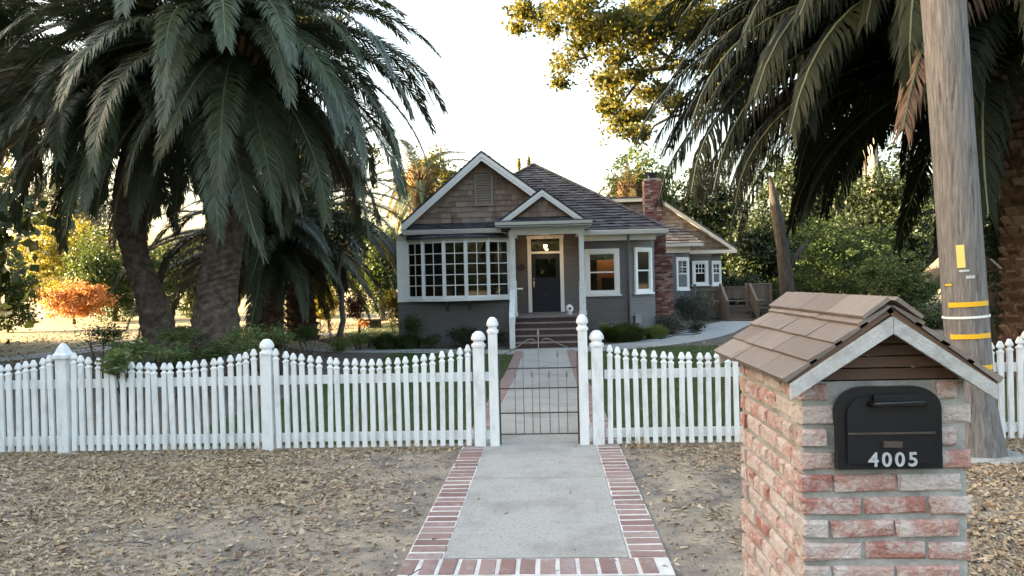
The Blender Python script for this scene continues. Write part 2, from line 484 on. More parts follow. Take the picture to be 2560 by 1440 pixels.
def shrub(name, label, px, py, wpx, hpx, Y, n, lsize, mleaf, seed, group=None, cat='shrub', aspect=.5, hang=0, flat=0, per=24, clump=.16, by=None):
    """px,py: centre of the foliage in the photograph"""
    k = mpp(px, py, Y)
    c = W(px, py, Y)
    rng = np.random.default_rng(seed)
    base = (c.x, by or c.y, G(c.y))
    t = thing(name, base, label, cat, group)
    rx, rz = wpx * k / 2, hpx * k / 2
    E = [(c.x, c.y, c.z, rx * .8, rx * .7, rz * .85)]
    for i in range(5):
        a = rng.uniform(0, 6.28)
        E.append((c.x + math.cos(a) * rx * .55, c.y + math.sin(a) * rx * .4, c.z + rng.uniform(-.3, .35) * rz, rx * .45, rx * .4, rz * .55))
    mb = MB()
    for i in range(6):
        a = rng.uniform(0, 6.28); q = rng.uniform(.2, .7)
        e = (c.x + math.cos(a) * rx * q, c.y + math.sin(a) * rx * q * .7, c.z + rng.uniform(-.1, .5) * rz)
        b = (base[0] + math.cos(a) * .05, base[1] + math.sin(a) * .05, base[2] - .05)
        mb.tube(limb_path(b, e, rng, 3, .15), [.014, .011, .008, .004], 5)
    mb.build('stem', m_bark, t)
    C = cloud(E, n, rng, per, clump, .5) - np.array(base)
    C[:, 2] = np.maximum(C[:, 2], .02)
    place('foliage', quads_mesh('foliage', leaf_quads(C, np.full(n, lsize), rng, aspect, flat, hang), mleaf), t)
    return t
def tuft(name, label, px, py, wpx, hpx, Y, n, mleaf, seed, group=None, bw=.012, cat='plant'):
    """mound of arching blades whose base sits at px,py"""
    k = mpp(px, py, Y)
    c = W(px, py, Y)
    base = np.array((c.x, c.y, G(c.y)))
    rng = np.random.default_rng(seed)
    t = thing(name, tuple(base), label, cat, group)
    R, H = wpx * k / 2, hpx * k
    a = rng.uniform(0, 2 * np.pi, n); q = np.sqrt(rng.random(n))
    b = np.stack([np.cos(a) * q * R * .6, np.sin(a) * q * R * .5, np.zeros(n)], 1)
    hh = H * (1 - .45 * q ** 2) * rng.uniform(.7, 1.1, n)
    mid = b * 1.35 + np.stack([rng.normal(size=n) * .05 * R, rng.normal(size=n) * .05 * R, hh * .7], 1)
    tip = b * 1.9 + np.stack([rng.normal(size=n) * .12 * R, rng.normal(size=n) * .12 * R, hh], 1)
    sd_ = unit(np.stack([-np.sin(a) + rng.normal(size=n) * .5, np.cos(a), np.zeros(n)], 1)) * bw
    V1 = np.stack([b - sd_, b + sd_, mid + sd_ * .8, mid - sd_ * .8], 1)
    V2 = np.stack([mid - sd_ * .8, mid + sd_ * .8, tip + sd_ * .1, tip - sd_ * .1], 1)
    place('foliage', quads_mesh('foliage', np.concatenate([V1, V2]), mleaf), t)
    return t

# ------------------------------------------------------------------ palms
def frond_mesh(name, L, el0, el1, nl, ll, mt, seed, vee=.25, hang=.35, pw=1.0, wid=.02, jag=.12):
    rng = np.random.default_rng(seed)
    ns = 16
    pts, tg = [np.zeros(3)], []
    sway = rng.uniform(-.25, .25)
    for i in range(ns):
        s = (i + .5) / ns
        el = el0 + (el1 - el0) * s ** pw
        d = np.array([math.cos(el), sway * s, math.sin(el)])
        d /= np.linalg.norm(d)
        tg.append(d)
        pts.append(pts[-1] + d * L / ns)
    tg.append(tg[-1])
    pts, tg = np.array(pts), np.array(tg)
    mb = MB()
    mb.tube([Vector(p) for p in pts], [.035 * (1 - .85 * i / ns) + .004 for i in range(ns + 1)], 4, smooth=False)
    def at(s):
        x = s * ns
        i = min(ns - 1, int(x))
        u = x - i
        return pts[i] * (1 - u) + pts[i + 1] * u, unit(tg[i] * (1 - u) + tg[i + 1] * u)
    vs_, fs = [], []
    for side in (-1, 1):
        for k in range(nl):
            s = .10 + .895 * (k + rng.random() * .6) / nl
            p, t = at(s)
            b = np.cross([0, 0, 1.0], t)
            nb = np.linalg.norm(b)
            b = b / nb if nb > .05 else np.array([0, 1.0, 0])
            nrm = np.cross(t, b)
            ang = math.radians(64 - 40 * s ** 1.6) + rng.normal() * jag * .6
            v = vee + rng.normal() * jag
            side_dir = (b * side * math.cos(v) + nrm * math.sin(v))
            d1 = unit(t * math.cos(ang) + side_dir * math.sin(ang))
            ln = ll * (min(1, (s + .12) / .3)) * (1.02 - .62 * max(0, (s - .45) / .55) ** 1.5) * rng.uniform(.85, 1.1)
            d2 = unit(d1 + np.array([0, 0, -hang]) + t * .15)
            m_ = p + d1 * ln * .5
            e = m_ + d2 * ln * .5
            w = unit(np.cross(d1, nrm)) * wid * .5 * (1 if s < .9 else .8)
            n0 = len(vs_)
            vs_ += [p - w * .6, p + w * .6, m_ + w, m_ - w, e]
            fs += [(n0, n0 + 1, n0 + 2, n0 + 3), (n0 + 3, n0 + 2, n0 + 4)]
    mb.add(vs_, fs)
    me = mb.mesh(name, mt)
    me.materials.append(m_rachis)
    nr = 4 * ns + 2
    mi = [1] * nr + [0] * (len(me.polygons) - nr)
    me.polygons.foreach_set('material_index', mi)
    me.update()
    return me
FR = {}
SPEC_A = [(82, 25), (70, -5), (58, -30), (45, -52), (30, -65), (16, -74), (2, -80), (-14, -84), (-32, -86), (-52, -88)]
SPEC_D = [(70, 10), (58, -10), (46, -30), (36, -50), (27, -62), (18, -70), (8, -76), (-2, -80), (-14, -84), (-30, -86)]
def fronds_for(key, mt, L, nl, ll, wid, seed=0, spec=SPEC_A, pw0=.75, hg=.25, ve=.28):
    if key not in FR:
        lib = []
        for i, (a, b) in enumerate(spec):
            for j in range(2):
                lib.append((i, frond_mesh('frond', L * (1.0 if i < 7 else .92), math.radians(a), math.radians(b), nl, ll, mt, seed + i * 10 + j, vee=ve - .02 * i, hang=hg + .03 * i, pw=pw0 + .05 * i, wid=wid)))
        FR[key] = lib
    return FR[key]
def trunk_mesh(path, radii, nr=70, sides=22, amp=.06, seed=0, freq=13):
    """palm trunk with rows of staggered leaf scars"""
    rng = random.Random(seed)
    P = [Vector(p) for p in path]
    def at(u):
        x = u * (len(P) - 1)
        i = min(len(P) - 2, int(x)); k = x - i
        a, b = P[max(0, i - 1)], P[min(len(P) - 1, i + 2)]
        p0, p1 = P[i], P[i + 1]
        k2, k3 = k * k, k * k * k
        return (p0 * 2 + (p1 - a) * k + (a * 2 - p0 * 5 + p1 * 4 - b) * k2 + (-a + p0 * 3 - p1 * 3 + b) * k3) * .5, radii[i] * (1 - k) + radii[i + 1] * k
    vs_, fs = [], []
    for i in range(nr + 1):
        p, r = at(i / nr)
        for k in range(sides):
            an = 2 * math.pi * k / sides
            saw = ((i / 2.0 + (k % 4) / 4.0) % 1.0)
            rr = r * (1 + amp * (saw - .4) + amp * .6 * (rng.random() - .5))
            vs_.append(p + Vector((math.cos(an) * rr, math.sin(an) * rr, 0)))
    for i in range(nr):
        for k in range(sides):
            k2 = (k + 1) % sides
            fs.append((i * sides + k, i * sides + k2, (i + 1) * sides + k2, (i + 1) * sides + k))
    return vs_, fs
def palm(name, label, path, radii, lib, N, scale, seed, mtrunk, elmin=0, elmax=9.99, azs=None, tilt=(0, 0), nr=70, group=None, boss=1.0, dead=0, deadlib=None, gold=None, amp=.06, bias=.8, emax=9.0):
    rng = random.Random(seed)
    base = Vector(path[0])
    top = Vector(path[-1])
    t = thing(name, base, label, 'palm tree', group)
    v, f = trunk_mesh(path, radii, nr, amp=amp, seed=seed)
    MB().add(v, f).build('trunk', mtrunk, t)
    if mtrunk is m_ptrunk_warm:
        ms = MB()
        for i in range(int(nr * .55)):
            u_ = (i + .5) / (nr * .55) * (len(path) - 1)
            j_ = min(len(path) - 2, int(u_)); q_ = Vector(path[j_]).lerp(Vector(path[j_ + 1]), u_ - j_)
            R_ = radii[j_] * (1 - u_ + j_) + radii[j_ + 1] * (u_ - j_)
            for k_ in range(10):
                a_ = 2 * math.pi * (k_ + .5 * (i % 2)) / 10 + rng.uniform(-.08, .08)
                d_ = Vector((math.cos(a_), math.sin(a_), 0))
                b_ = q_ + d_ * R_ * .9
                ms.beam(b_, b_ + d_ * R_ * .24 + Vector((0, 0, .10 + .06 * rng.random())), R_ * .42, .05)
        ms.build('leaf_scars', m_scar, t, kind='stuff')
    # cut leaf bases under the crown
    mb = MB()
    R = radii[-1]
    for i in range(70):
        a = i * 2.399963
        h = -0.9 + 1.15 * i / 70
        rr = R * (1.0 + .25 * math.sin(math.pi * (h + .9) / 1.2)) * boss
        o = top + Vector((math.cos(a) * rr * .8, math.sin(a) * rr * .8, h * boss))
        mb.beam(o, o + Vector((math.cos(a) * .32, math.sin(a) * .32, .30 + .2 * rng.random())) * boss, .10 * boss, .05 * boss)
    mb.build('leaf_bases', m_fibre, t, kind='stuff')
    for k in range(N):
        u = k / max(1, N - 1)
        u = emax * u ** bias
        i = max(0, min(9, int(round(u + rng.uniform(-.5, .5)))))
        me = rng.choice([m_ for (q, m_) in lib if q == i])
        if dead and rng.random() < dead and i >= (6 if emax > 8 else 6): me = rng.choice([m_ for (q, m_) in deadlib if q == i])
        if gold and i <= 1 and rng.random() < .6: me = rng.choice([m_ for (q, m_) in gold if q == i])
        az = k * 2.399963 + rng.uniform(-.3, .3) if azs is None else rng.uniform(*azs)
        fo = place('frond', me, t)
        fo.location = top - base + Vector((math.cos(az) * R * .5, math.sin(az) * R * .5, .35 - .09 * i))
        fo.rotation_euler = (rng.uniform(-.12, .12) + tilt[0], rng.uniform(-.1, .1) + tilt[1], az)
        sc = scale * rng.uniform(.88, 1.08)
        fo.scale = (sc, sc, sc)
    return t

# ------------------------------------------------------------------ the ground and paths
def sheet(name, x0, x1, y0, y1, h, mt, step=1.0, parent=None):
    nx = max(1, int((x1 - x0) / 4)); ys = []
    y = y0
    while y < y1 - 1e-6:
        ys.append(y); y += step if y < 60 else 10
    ys.append(y1)
    v = [(x0 + (x1 - x0) * i / nx, yy, G(yy) + h) for yy in ys for i in range(nx + 1)]
    f = [(j * (nx + 1) + i, j * (nx + 1) + i + 1, (j + 1) * (nx + 1) + i + 1, (j + 1) * (nx + 1) + i) for j in range(len(ys) - 1) for i in range(nx)]
    o = MB().add(v, f).build(name, mt, parent)
    o['kind'] = 'structure'
    return o
sheet('ground', -220, 220, -80, 400, -.012, m_field)
sheet('road', -120, 120, -9, 1.0, -.004, m_asphalt)
sheet('verge', -26, 26, 1.0, 8.2, 0.0, m_soil, .5)
sheet('lawn', -4.4, 17, 8.2, 21.6, 0.0, m_lawn, .5)
sheet('garden_bed', -16, -4.4, 8.2, 27, 0.0, m_bed, .5)
sheet('side_lawn', -8.2, 3.0, 27.2, 40, 0.0, m_lawn, 1)
sheet('back_yard', 3.0, 40, 21.6, 46, -.004, m_bed, 1)
sheet('front_bed', -5.0, 3.0, 21.6, 27.2, -.002, m_bed, 1)

def ribbon(name, pts, widths, h, mt, thick=.0, n=40):
    """path strip through ground points (x,y) with half-widths"""
    P = [Vector((p[0], p[1], 0)) for p in pts]
    v, f = [], []
    m = len(P)
    for i in range(n + 1):
        x = i / n * (m - 1)
        k = min(m - 2, int(x)); u = x - k
        a, b = P[max(0, k - 1)], P[min(m - 1, k + 2)]
        p0, p1 = P[k], P[k + 1]
        c = (p0 * 2 + (p1 - a) * u + (a * 2 - p0 * 5 + p1 * 4 - b) * u * u + (-a + p0 * 3 - p1 * 3 + b) * u ** 3) * .5
        d = ((p1 - a) + (a * 2 - p0 * 5 + p1 * 4 - b) * 2 * u + (-a + p0 * 3 - p1 * 3 + b) * 3 * u * u).normalized()
        w = widths[k] * (1 - u) + widths[k + 1] * u
        s = Vector((d.y, -d.x, 0))
        for q in (-1, 1):
            e = c + s * q * w
            v.append((e.x, e.y, G(e.y) + h))
    for i in range(n):
        f.append((2 * i, 2 * i + 1, 2 * i + 3, 2 * i + 2))
    o = MB().add(v, f).build(name, mt)
    o['kind'] = 'structure'
    return o
# curved concrete walk to the right-hand deck, and the walk along the left-hand bed
a = [PG(1300, 879), PG(1480, 872), PG(1600, 862), PG(1700, 848), PG(1765, 832), PG(1810, 815), PG(1860, 803)]
ribbon('garden_path', [(p.x, p.y) for p in a], [.75, .75, .8, .85, .9, .85, .9], .006, m_concrete2)
a = [PG(1300, 881), PG(1150, 879), PG(1000, 877), PG(880, 876), PG(790, 868), PG(745, 856), PG(770, 842), PG(850, 832)]
ribbon('left_garden_path', [(p.x, p.y) for p in a], [.62, .6, .6, .62, .75, .7, .6, .5], .005, m_concrete2)
a = [PG(-200, 914), PG(0, 899), PG(200, 878), PG(370, 858), PG(480, 846)]
ribbon('side_driveway', [(p.x, p.y) for p in a], [.75, .75, .75, .8, .8], .005, m_concrete2)
a = [PG(-100, 800), PG(60, 797), PG(200, 793), PG(400, 790)]
ribbon('far_kerb', [(p.x, p.y) for p in a], [.6, .6, .6, .6], .01, m_concrete2)

# front path: concrete walk edged by brick soldiers
pl, pr_ = W(1213, 1123, 8).x, 0
L0, R0 = PG(1213, 1123), PG(1492, 1123)
L1, R1 = PG(1110, 1405), PG(1572, 1405)
PXL, PXR = (L0.x + L1.x) / 2, (R0.x + R1.x) / 2
PY0 = L1.y
path = MB()
yy = PY0
joints = [PY0, PG(1360, 1200).y, 8.05, 10.6, 13.2, 15.8, 18.4, 21.0]
for a_, b_ in zip(joints[:-1], joints[1:]):
    n_ = 4
    for q in range(n_):
        y0_ = a_ + (b_ - a_) * q / n_ + (.006 if q == 0 else 0); y1_ = a_ + (b_ - a_) * (q + 1) / n_ - (.006 if q == n_ - 1 else 0)
        path.hexa([(PXL, y0_, G(y0_) - .05), (PXR, y0_, G(y0_) - .05), (PXR, y1_, G(y1_) - .05), (PXL, y1_, G(y1_) - .05), (PXL, y0_, G(y0_) + .022), (PXR, y0_, G(y0_) + .022), (PXR, y1_, G(y1_) + .022), (PXL, y1_, G(y1_) + .022)])
front_path = path.build('front_path', m_concrete)
front_path['kind'] = 'structure'
MBm = MB()
BW = .225
for xa, xb in ((PXL - BW - .016, PXL - .004), (PXR + .004, PXR + BW + .016)):
    y_ = PY0 - .28
    while y_ < 20.9:
        y2 = min(20.9, y_ + .8)
        MBm.hexa([(xa, y_, G(y_) - .06), (xb, y_, G(y_) - .06), (xb, y2, G(y2) - .06), (xa, y2, G(y2) - .06), (xa, y_, G(y_) + .019), (xb, y_, G(y_) + .019), (xb, y2, G(y2) + .019), (xa, y2, G(y2) + .019)])
        y_ = y2
MBm.box(PXL - .003, PXR + .003, PY0 - .28, PY0 - .003, -.06, .0185)
MBm.build('mortar', m_wmortar, front_path)
def brick_mesh(lx, ly, lz, bev=.006, seed=0):
    r = random.Random(seed)
    j = lambda: r.uniform(-.0025, .0025)
    b = bev
    v = []
    for z, e in ((-lz / 2, 0), (lz / 2 - b, 0), (lz / 2, b)):
        for sx, sy in ((-1, -1), (1, -1), (1, 1), (-1, 1)):
            v.append((sx * (lx / 2 - e) + j(), sy * (ly / 2 - e) + j(), z + j()))
    f = [(0, 3, 2, 1)]
    for k in (0, 4):
        for i in range(4):
            f.append((k + i, k + (i + 1) % 4, k + 4 + (i + 1) % 4, k + 4 + i))
    f.append((8, 9, 10, 11))
    return MB().add(v, f)
PB = [brick_mesh(BW, .096, .07, seed=i).mesh('brick', m_pbrick) for i in range(6)]
PBx = [brick_mesh(.096, .24, .07, seed=i + 20).mesh('brick', m_pbrick) for i in range(4)]
rg = random.Random(4)
n_b = 0
extra = MB()
for side in (0, 1):
    y_ = PY0 + .05
    cx = PXL - .012 - BW / 2 if side == 0 else PXR + .012 + BW / 2
    while y_ < 20.8:
        if 13.4 < y_:
            extra.box(cx - BW / 2, cx + BW / 2, y_ - .052, y_ + .052, G(y_) - .03, G(y_) + .03)
        else:
            o = place('brick', PB[rg.randrange(6)], front_path)
            o.location = (cx + rg.uniform(-.006, .006), y_, G(y_) - .0115 + rg.uniform(-.002, .003))
            o.rotation_euler = (rg.uniform(-.01, .01), rg.uniform(-.01, .01), rg.uniform(-.015, .015))
        y_ += .1245
extra.build('far_bricks', m_pbrick, front_path, kind='stuff')
x_ = PXL - BW + .03
while x_ < PXR + BW:
    o = place('brick', PBx[rg.randrange(4)], front_path)
    o.location = (x_, PY0 - .135, -.0115 + rg.uniform(-.002, .003))
    o.rotation_euler = (0, 0, rg.uniform(-.02, .02))
    x_ += .121

# ------------------------------------------------------------------ the house
g_ = -.2
YL, YGU, YP, YD = 23.3, 22.80, 22.95, 25.0
hx = W(1330, 800, 24).x
house = thing('house', (hx, 25.0, g_), 'single storey grey clapboard house with cedar shingled gable and white trim', 'house')
def clap(mb, p0, p1, z0, z1, ex=.105, proud=.026):
    p0, p1 = Vector((p0[0], p0[1], 0)), Vector((p1[0], p1[1], 0))
    d = (p1 - p0).normalized()
    nrm = Vector((d.y, -d.x, 0))
    z = z0
    while z < z1 - .01:
        zt = min(z1, z + ex)
        a, b = p0 + nrm * proud, p1 + nrm * proud
        a2, b2 = p0 + nrm * .002, p1 + nrm * .002
        mb.add([(a.x, a.y, z), (b.x, b.y, z), (b2.x, b2.y, zt), (a2.x, a2.y, zt), (p0.x, p0.y, z), (p1.x, p1.y, z), (p1.x, p1.y, zt), (p0.x, p0.y, zt)],
               [(0, 1, 2, 3), (0, 4, 5, 1), (0, 3, 7, 4), (1, 5, 6, 2), (3, 2, 6, 7)])
        z = zt
def obox(mb, p0, p1, s0, s1, z0, z1, d0, d1):
    """box on the vertical plane p0->p1: s along it, d outwards (towards the right-hand normal)"""
    p0, p1 = Vector((p0[0], p0[1], 0)), Vector((p1[0], p1[1], 0))
    t = (p1 - p0).normalized()
    n_ = Vector((t.y, -t.x, 0))
    q = []
    for z in (z0, z1):
        for s_, d_ in ((s0, d1), (s1, d1), (s1, d0), (s0, d0)):
            e = p0 + t * s_ + n_ * d_
            q.append((e.x, e.y, z))
    mb.hexa(q)
    return mb
def window(p0, p1, z0, z1, cols, rows, parent, back=.01, casing=.0, stile=.05, munt=.024, gl=None, depth=.05, sill=True, mt=None, sash=False, top_rows=None, top_cols=None):
    """window from p0 to p1 (outer casing edges)"""
    mt = mt or m_trim
    gl = gl or m_glass
    Lw = (Vector(p1[:2]) - Vector(p0[:2])).length
    mb = MB()
    c = casing
    if c:
        obox(mb, p0, p1, 0, c, z0, z1, -back, .035)
        obox(mb, p0, p1, Lw - c, Lw, z0, z1, -back, .035)
        obox(mb, p0, p1, c, Lw - c, z1 - c, z1, -back, .032)
        obox(mb, p0, p1, c, Lw - c, z0, z0 + c * .6, -back, .032)
    a, b, lo, hi = c, Lw - c, z0 + c * .6, z1 - c
    obox(mb, p0, p1, a, a + stile, lo, hi, -depth, .012)
    obox(mb, p0, p1, b - stile, b, lo, hi, -depth, .012)
    obox(mb, p0, p1, a + stile, b - stile, lo, lo + stile * 1.2, -depth, .010)
    obox(mb, p0, p1, a + stile, b - stile, hi - stile, hi, -depth, .010)
    w = mb.build('window', mt, parent)
    a += stile; b -= stile; lo += stile * 1.2; hi -= stile
    if sill:
        obox(MB(), p0, p1, -.05, Lw + .05, z0 - .06, z0 - .002, -.02, .07).build('sill', mt, w)
    def grid(a, b, lo, hi, cols, rows, dep):
        mbm = MB()
        cw, rh = (b - a) / cols, (hi - lo) / rows
        for i in range(1, cols):
            obox(mbm, p0, p1, a + cw * i - munt / 2, a + cw * i + munt / 2, lo, hi, dep - .02, dep + .012)
        for j in range(1, rows):
            obox(mbm, p0, p1, a, b, lo + rh * j - munt / 2, lo + rh * j + munt / 2, dep - .018, dep + .010)
        if cols * rows > 1: mbm.build('muntin', mt, w)
        for i in range(cols):
            for j in range(rows):
                q = MB()
                obox(q, p0, p1, a + cw * i + munt * .4, a + cw * (i + 1) - munt * .4, lo + rh * j + munt * .4, lo + rh * (j + 1) - munt * .4, dep - .006, dep - .001)
                q.build('pane', gl, w)
    if sash:
        mid = (lo + hi) / 2
        obox(MB(), p0, p1, a, b, mid - .022, mid + .022, -.045, .006).build('meeting_rail', mt, w)
        grid(a, b, mid + .022, hi, top_cols or 1, top_rows or 1, -.012)
        grid(a, b, lo, mid - .022, 1, 1, -.03)
    else:
        grid(a, b, lo, hi, cols, rows, -.012)
    return w
# left block -------------------------------------------------
xl = W(999, 800, YL).x
xpl = W(1283, 700, YP).x             # left side of the porch opening
z_gut = W(1130, 573, YGU).z
z_sof = z_gut - .12
z_fri = z_sof - .02
wall = MB()
wall.box(xpl - .16, xpl, YL + .16, YD, g_ - .1, z_sof)
wall.box(xl, xl + .16, YL + .16, 36, g_ - .1, z_sof)
z_sill = W(1150, 752, 22.9).z
z_wtop = W(1164, 601, 22.75).z
bo0, bo1 = W(1026, 680, YL).x, W(1266, 680, YL).x
wall.box(xl, bo0, YL, YL + .16, g_ - .1, z_sof)
wall.box(bo1, xpl, YL, YL + .16, g_ - .1, z_sof)
wall.box(bo0, bo1, YL, YL + .16, g_ - .1, z_sill + .06)
wall.box(bo0, bo1, YL, YL + .16, z_wtop, z_sof)
sd1 = MB()
clap(sd1, (xl, YL), (xpl, YL), g_ - .05, z_sill - .02, .15)
clap(sd1, (xpl, YL), (xpl, YD), g_ - .05, z_sof, .105)
sd1.box(xl + .9, xpl - .2, YL - .03, YL - .001, g_ + .30, z_sill - .30)
# right block
xr0 = W(1440, 700, YD).x
xr1 = W(1571, 700, YD).x
bx2, by2 = W(1636, 700, 25.95).x, 25.95
wall.prism([(xr1, YD + .002, g_ - .1), (bx2, by2, g_ - .1), (bx2 - .1, by2 + .1, g_ - .1), (xr1 - .1, YD + .16, g_ - .1)], (0, 0, z_sof - .05 - g_ + .1))
wall.box(bx2 - .1, bx2, by2 + .1, 36, g_ - .1, z_sof - .05)
z_fr_lo = W(1550, 601, YD).z
z_fr_hi = W(1550, 583, YD).z
dx0, dx1 = W(1320, 700, YD).x, W(1410, 700, YD).x     # door casing outer
zf = W(1365, 790, YP - .1).z                            # porch floor
w0, w1 = W(1462, 680, YD).x, W(1549, 680, YD).x
wz0, wz1 = W(1505, 736, YD).z, W(1505, 622, YD).z
zs5 = z_sof - .05
za5, zt5 = g_ - .1, W(1365, 597, YD).z
wall.box(xpl - .16, dx0 + .06, YD + .002, YD + .16, za5, zs5)
wall.box(dx0 + .06, dx1 - .06, YD + .002, YD + .16, zt5 + .05, zs5)
wall.box(dx0 + .06, dx1 - .06, YD + .002, YD + .16, za5, zf)
wall.box(dx1 - .06, w0 + .06, YD + .002, YD + .16, za5, zs5)
wall.box(w0 + .06, w1 - .06, YD + .002, YD + .16, za5, wz0 + .05)
wall.box(w0 + .06, w1 - .06, YD + .002, YD + .16, wz1 - .05, zs5)
wall.box(w1 - .06, xr1, YD + .002, YD + .16, za5, zs5)
wall.build('wall', m_siding, house)
clap(sd1, (xpl, YD), (dx0, YD), zf, z_sof, .105)
clap(sd1, (dx1, YD), (w0, YD), g_ - .05, z_sof, .105)
clap(sd1, (w0, YD), (w1, YD), g_ - .05, wz0, .105)
clap(sd1, (w0, YD), (w1, YD), wz1, z_sof, .105)
clap(sd1, (w1, YD), (xr1, YD), g_ - .05, z_sof, .105)
clap(sd1, (dx0, YD), (dx1, YD), W(1365, 595, YD).z, z_sof, .105)
ba, bb = Vector((xr1, YD)), Vector((bx2, by2))
blen = (bb - ba).length
bwz0, bwz1 = W(1603, 731, 25.5).z, W(1603, 619, 25.5).z
f1, f2 = .2, .85
pa, pb = ba.lerp(bb, f1), ba.lerp(bb, f2)
nbx, nby = (bb.y - ba.y) / blen * .055, -(bb.x - ba.x) / blen * .055
clap(sd1, ba, pa, g_ - .05, z_sof, .105)
clap(sd1, pb, bb, g_ - .05, z_sof, .105)
clap(sd1, pa, pb, g_ - .05, bwz0, .105)
clap(sd1, pa, pb, bwz1, z_sof, .105)
sd1.build('siding', m_siding, house)
# corner boards, bow window side panel
cb = MB()
cb.box(xr1 - .05, xr1 + .012, YD - .022, YD + .05, g_, z_fr_lo)
cb.box(xl - .03, xl + .09, YL - .02, YL + .1, g_ - .05, z_sill - .02)
cb.build('corner_board', m_siding, house)
MB().box(W(994, 680, YL).x, W(1019, 680, YL).x, YL - .10, YL + .1, z_sill - .01, z_wtop + .05).build('bow_side_panel', m_trim, house)
# bow window
mpx = [1019, 1058, 1110, 1165, 1221, 1273]
dep = [.10, .40, .58, .58, .40, .10]
bp = []
for p_, d_ in zip(mpx, dep):
    q = W(p_, 680, YL - d_)
    bp.append((q.x, q.y))
for i in range(5):
    p0_, p1_ = bp[i], bp[i + 1]
    window(p0_, p1_, z_sill + .09, z_wtop, 2, 5, house, casing=0, stile=.055, munt=.026, sill=False)
mb = MB()
for i, p_ in enumerate(bp):
    mb.box(p_[0] - .045, p_[0] + .045, p_[1] - .05, p_[1] + .06, z_sill + .09, z_wtop + .06)
mb.build('bow_mullion', m_trim, house)
mb = MB()
for i in range(5):
    mb.prism([(bp[i][0], bp[i][1] - .075, z_sill), (bp[i + 1][0], bp[i + 1][1] - .075, z_sill), (bp[i + 1][0], YL - .001, z_sill), (bp[i][0], YL - .001, z_sill)], (0, 0, .088))
mb.build('bow_sill', m_trim, house)
mb = MB()
for i in range(5):
    mb.prism([(bp[i][0], bp[i][1] - .06, z_wtop + .002), (bp[i + 1][0], bp[i + 1][1] - .06, z_wtop + .002), (bp[i + 1][0], YL - .001, z_wtop + .002), (bp[i][0], YL - .001, z_wtop + .002)], (0, 0, .06))
mb.build('bow_head', m_soffit, house)
mb = MB()
zt_ = z_wtop + .062
for i in range(5):
    q0, q1 = bp[i], bp[i + 1]
    u0_, u1_ = (xl + .25 + (q0[0] - bp[0][0]) * .86 + .05), (xl + .25 + (q1[0] - bp[0][0]) * .86 + .05)
    zr = zt_ + .26
    mb.add([(q0[0], q0[1] - .13, zt_), (q1[0], q1[1] - .13, zt_), (u1_, YL - .002, zr), (u0_, YL - .002, zr), (q0[0], q0[1] - .13, zt_ + .03), (q1[0], q1[1] - .13, zt_ + .03), (u1_, YL - .002, zr + .03), (u0_, YL - .002, zr + .03)],
           [(0, 3, 2, 1), (4, 5, 6, 7), (0, 1, 5, 4)])
    for r_ in range(3):
        for c_ in range(3):
            def lp(u, v, lift):
                ax = q0[0] + (q1[0] - q0[0]) * u; ay = q0[1] - .13 + (q1[1] - q0[1]) * u
                bx = u0_ + (u1_ - u0_) * u
                return (ax + (bx - ax) * v, ay + (YL - ay) * v, zt_ + .03 + (zr - zt_) * v + lift)
            ua, ub, va, vb = c_ / 3 + .01, (c_ + 1) / 3 - .01, r_ / 3, (r_ + 1) / 3
            mb.add([lp(ua, va, .03), lp(ub, va, .03), lp(ub, vb, .008), lp(ua, vb, .008), lp(ua, va, .0), lp(ub, va, .0)], [(0, 1, 2, 3), (4, 5, 1, 0)])
mb.build('bow_roof', m_roof, house)
mb = MB()
for p_ in (1120, 1175):
    x_ = W(p_, 770, YL).x
    mb.prism([(x_ - .03, YL - .001, z_sill - .35), (x_ - .03, YL - .40, z_sill - .002), (x_ - .03, YL - .001, z_sill - .002)], (.06, 0, 0))
mb.build('bow_bracket', m_siding, house)
# dark rooms behind the glass
MB().box(xl + .2, xpl - .2, YL + .35, YL + .40, g_, z_sof - .05).build('room_curtain', m_curtain, house)
# gutters, soffits, frieze
gx0, gx1 = W(1005, 575, YGU).x, W(1252, 568, YGU).x
def gutter(x0, x1, y, zt, hh=.13, name='gutter'):
    mb = MB()
    prof = [(0, 0), (.02, -hh * .45), (.06, -hh), (.13, -hh), (.13, 0)]
    mb.prism([(x0, y + a_, zt + b_) for a_, b_ in prof], (x1 - x0, 0, 0))
    mb.box(x0 - .004, x1 + .004, y - .008, y + .012, zt - .018, zt + .006)
    return mb.build(name, m_trim, house)
gutter(gx0, gx1, YGU, z_gut)
MB().box(gx0 + .02, gx1 + .5, YGU + .13, YL + .2, z_sof - .02, z_sof + .0).build('soffit', m_soffit, house)
MB().box(xl - .02, xpl, YL - .022, YL - .001, z_wtop + .03, z_sof - .02).build('frieze', m_soffit, house)
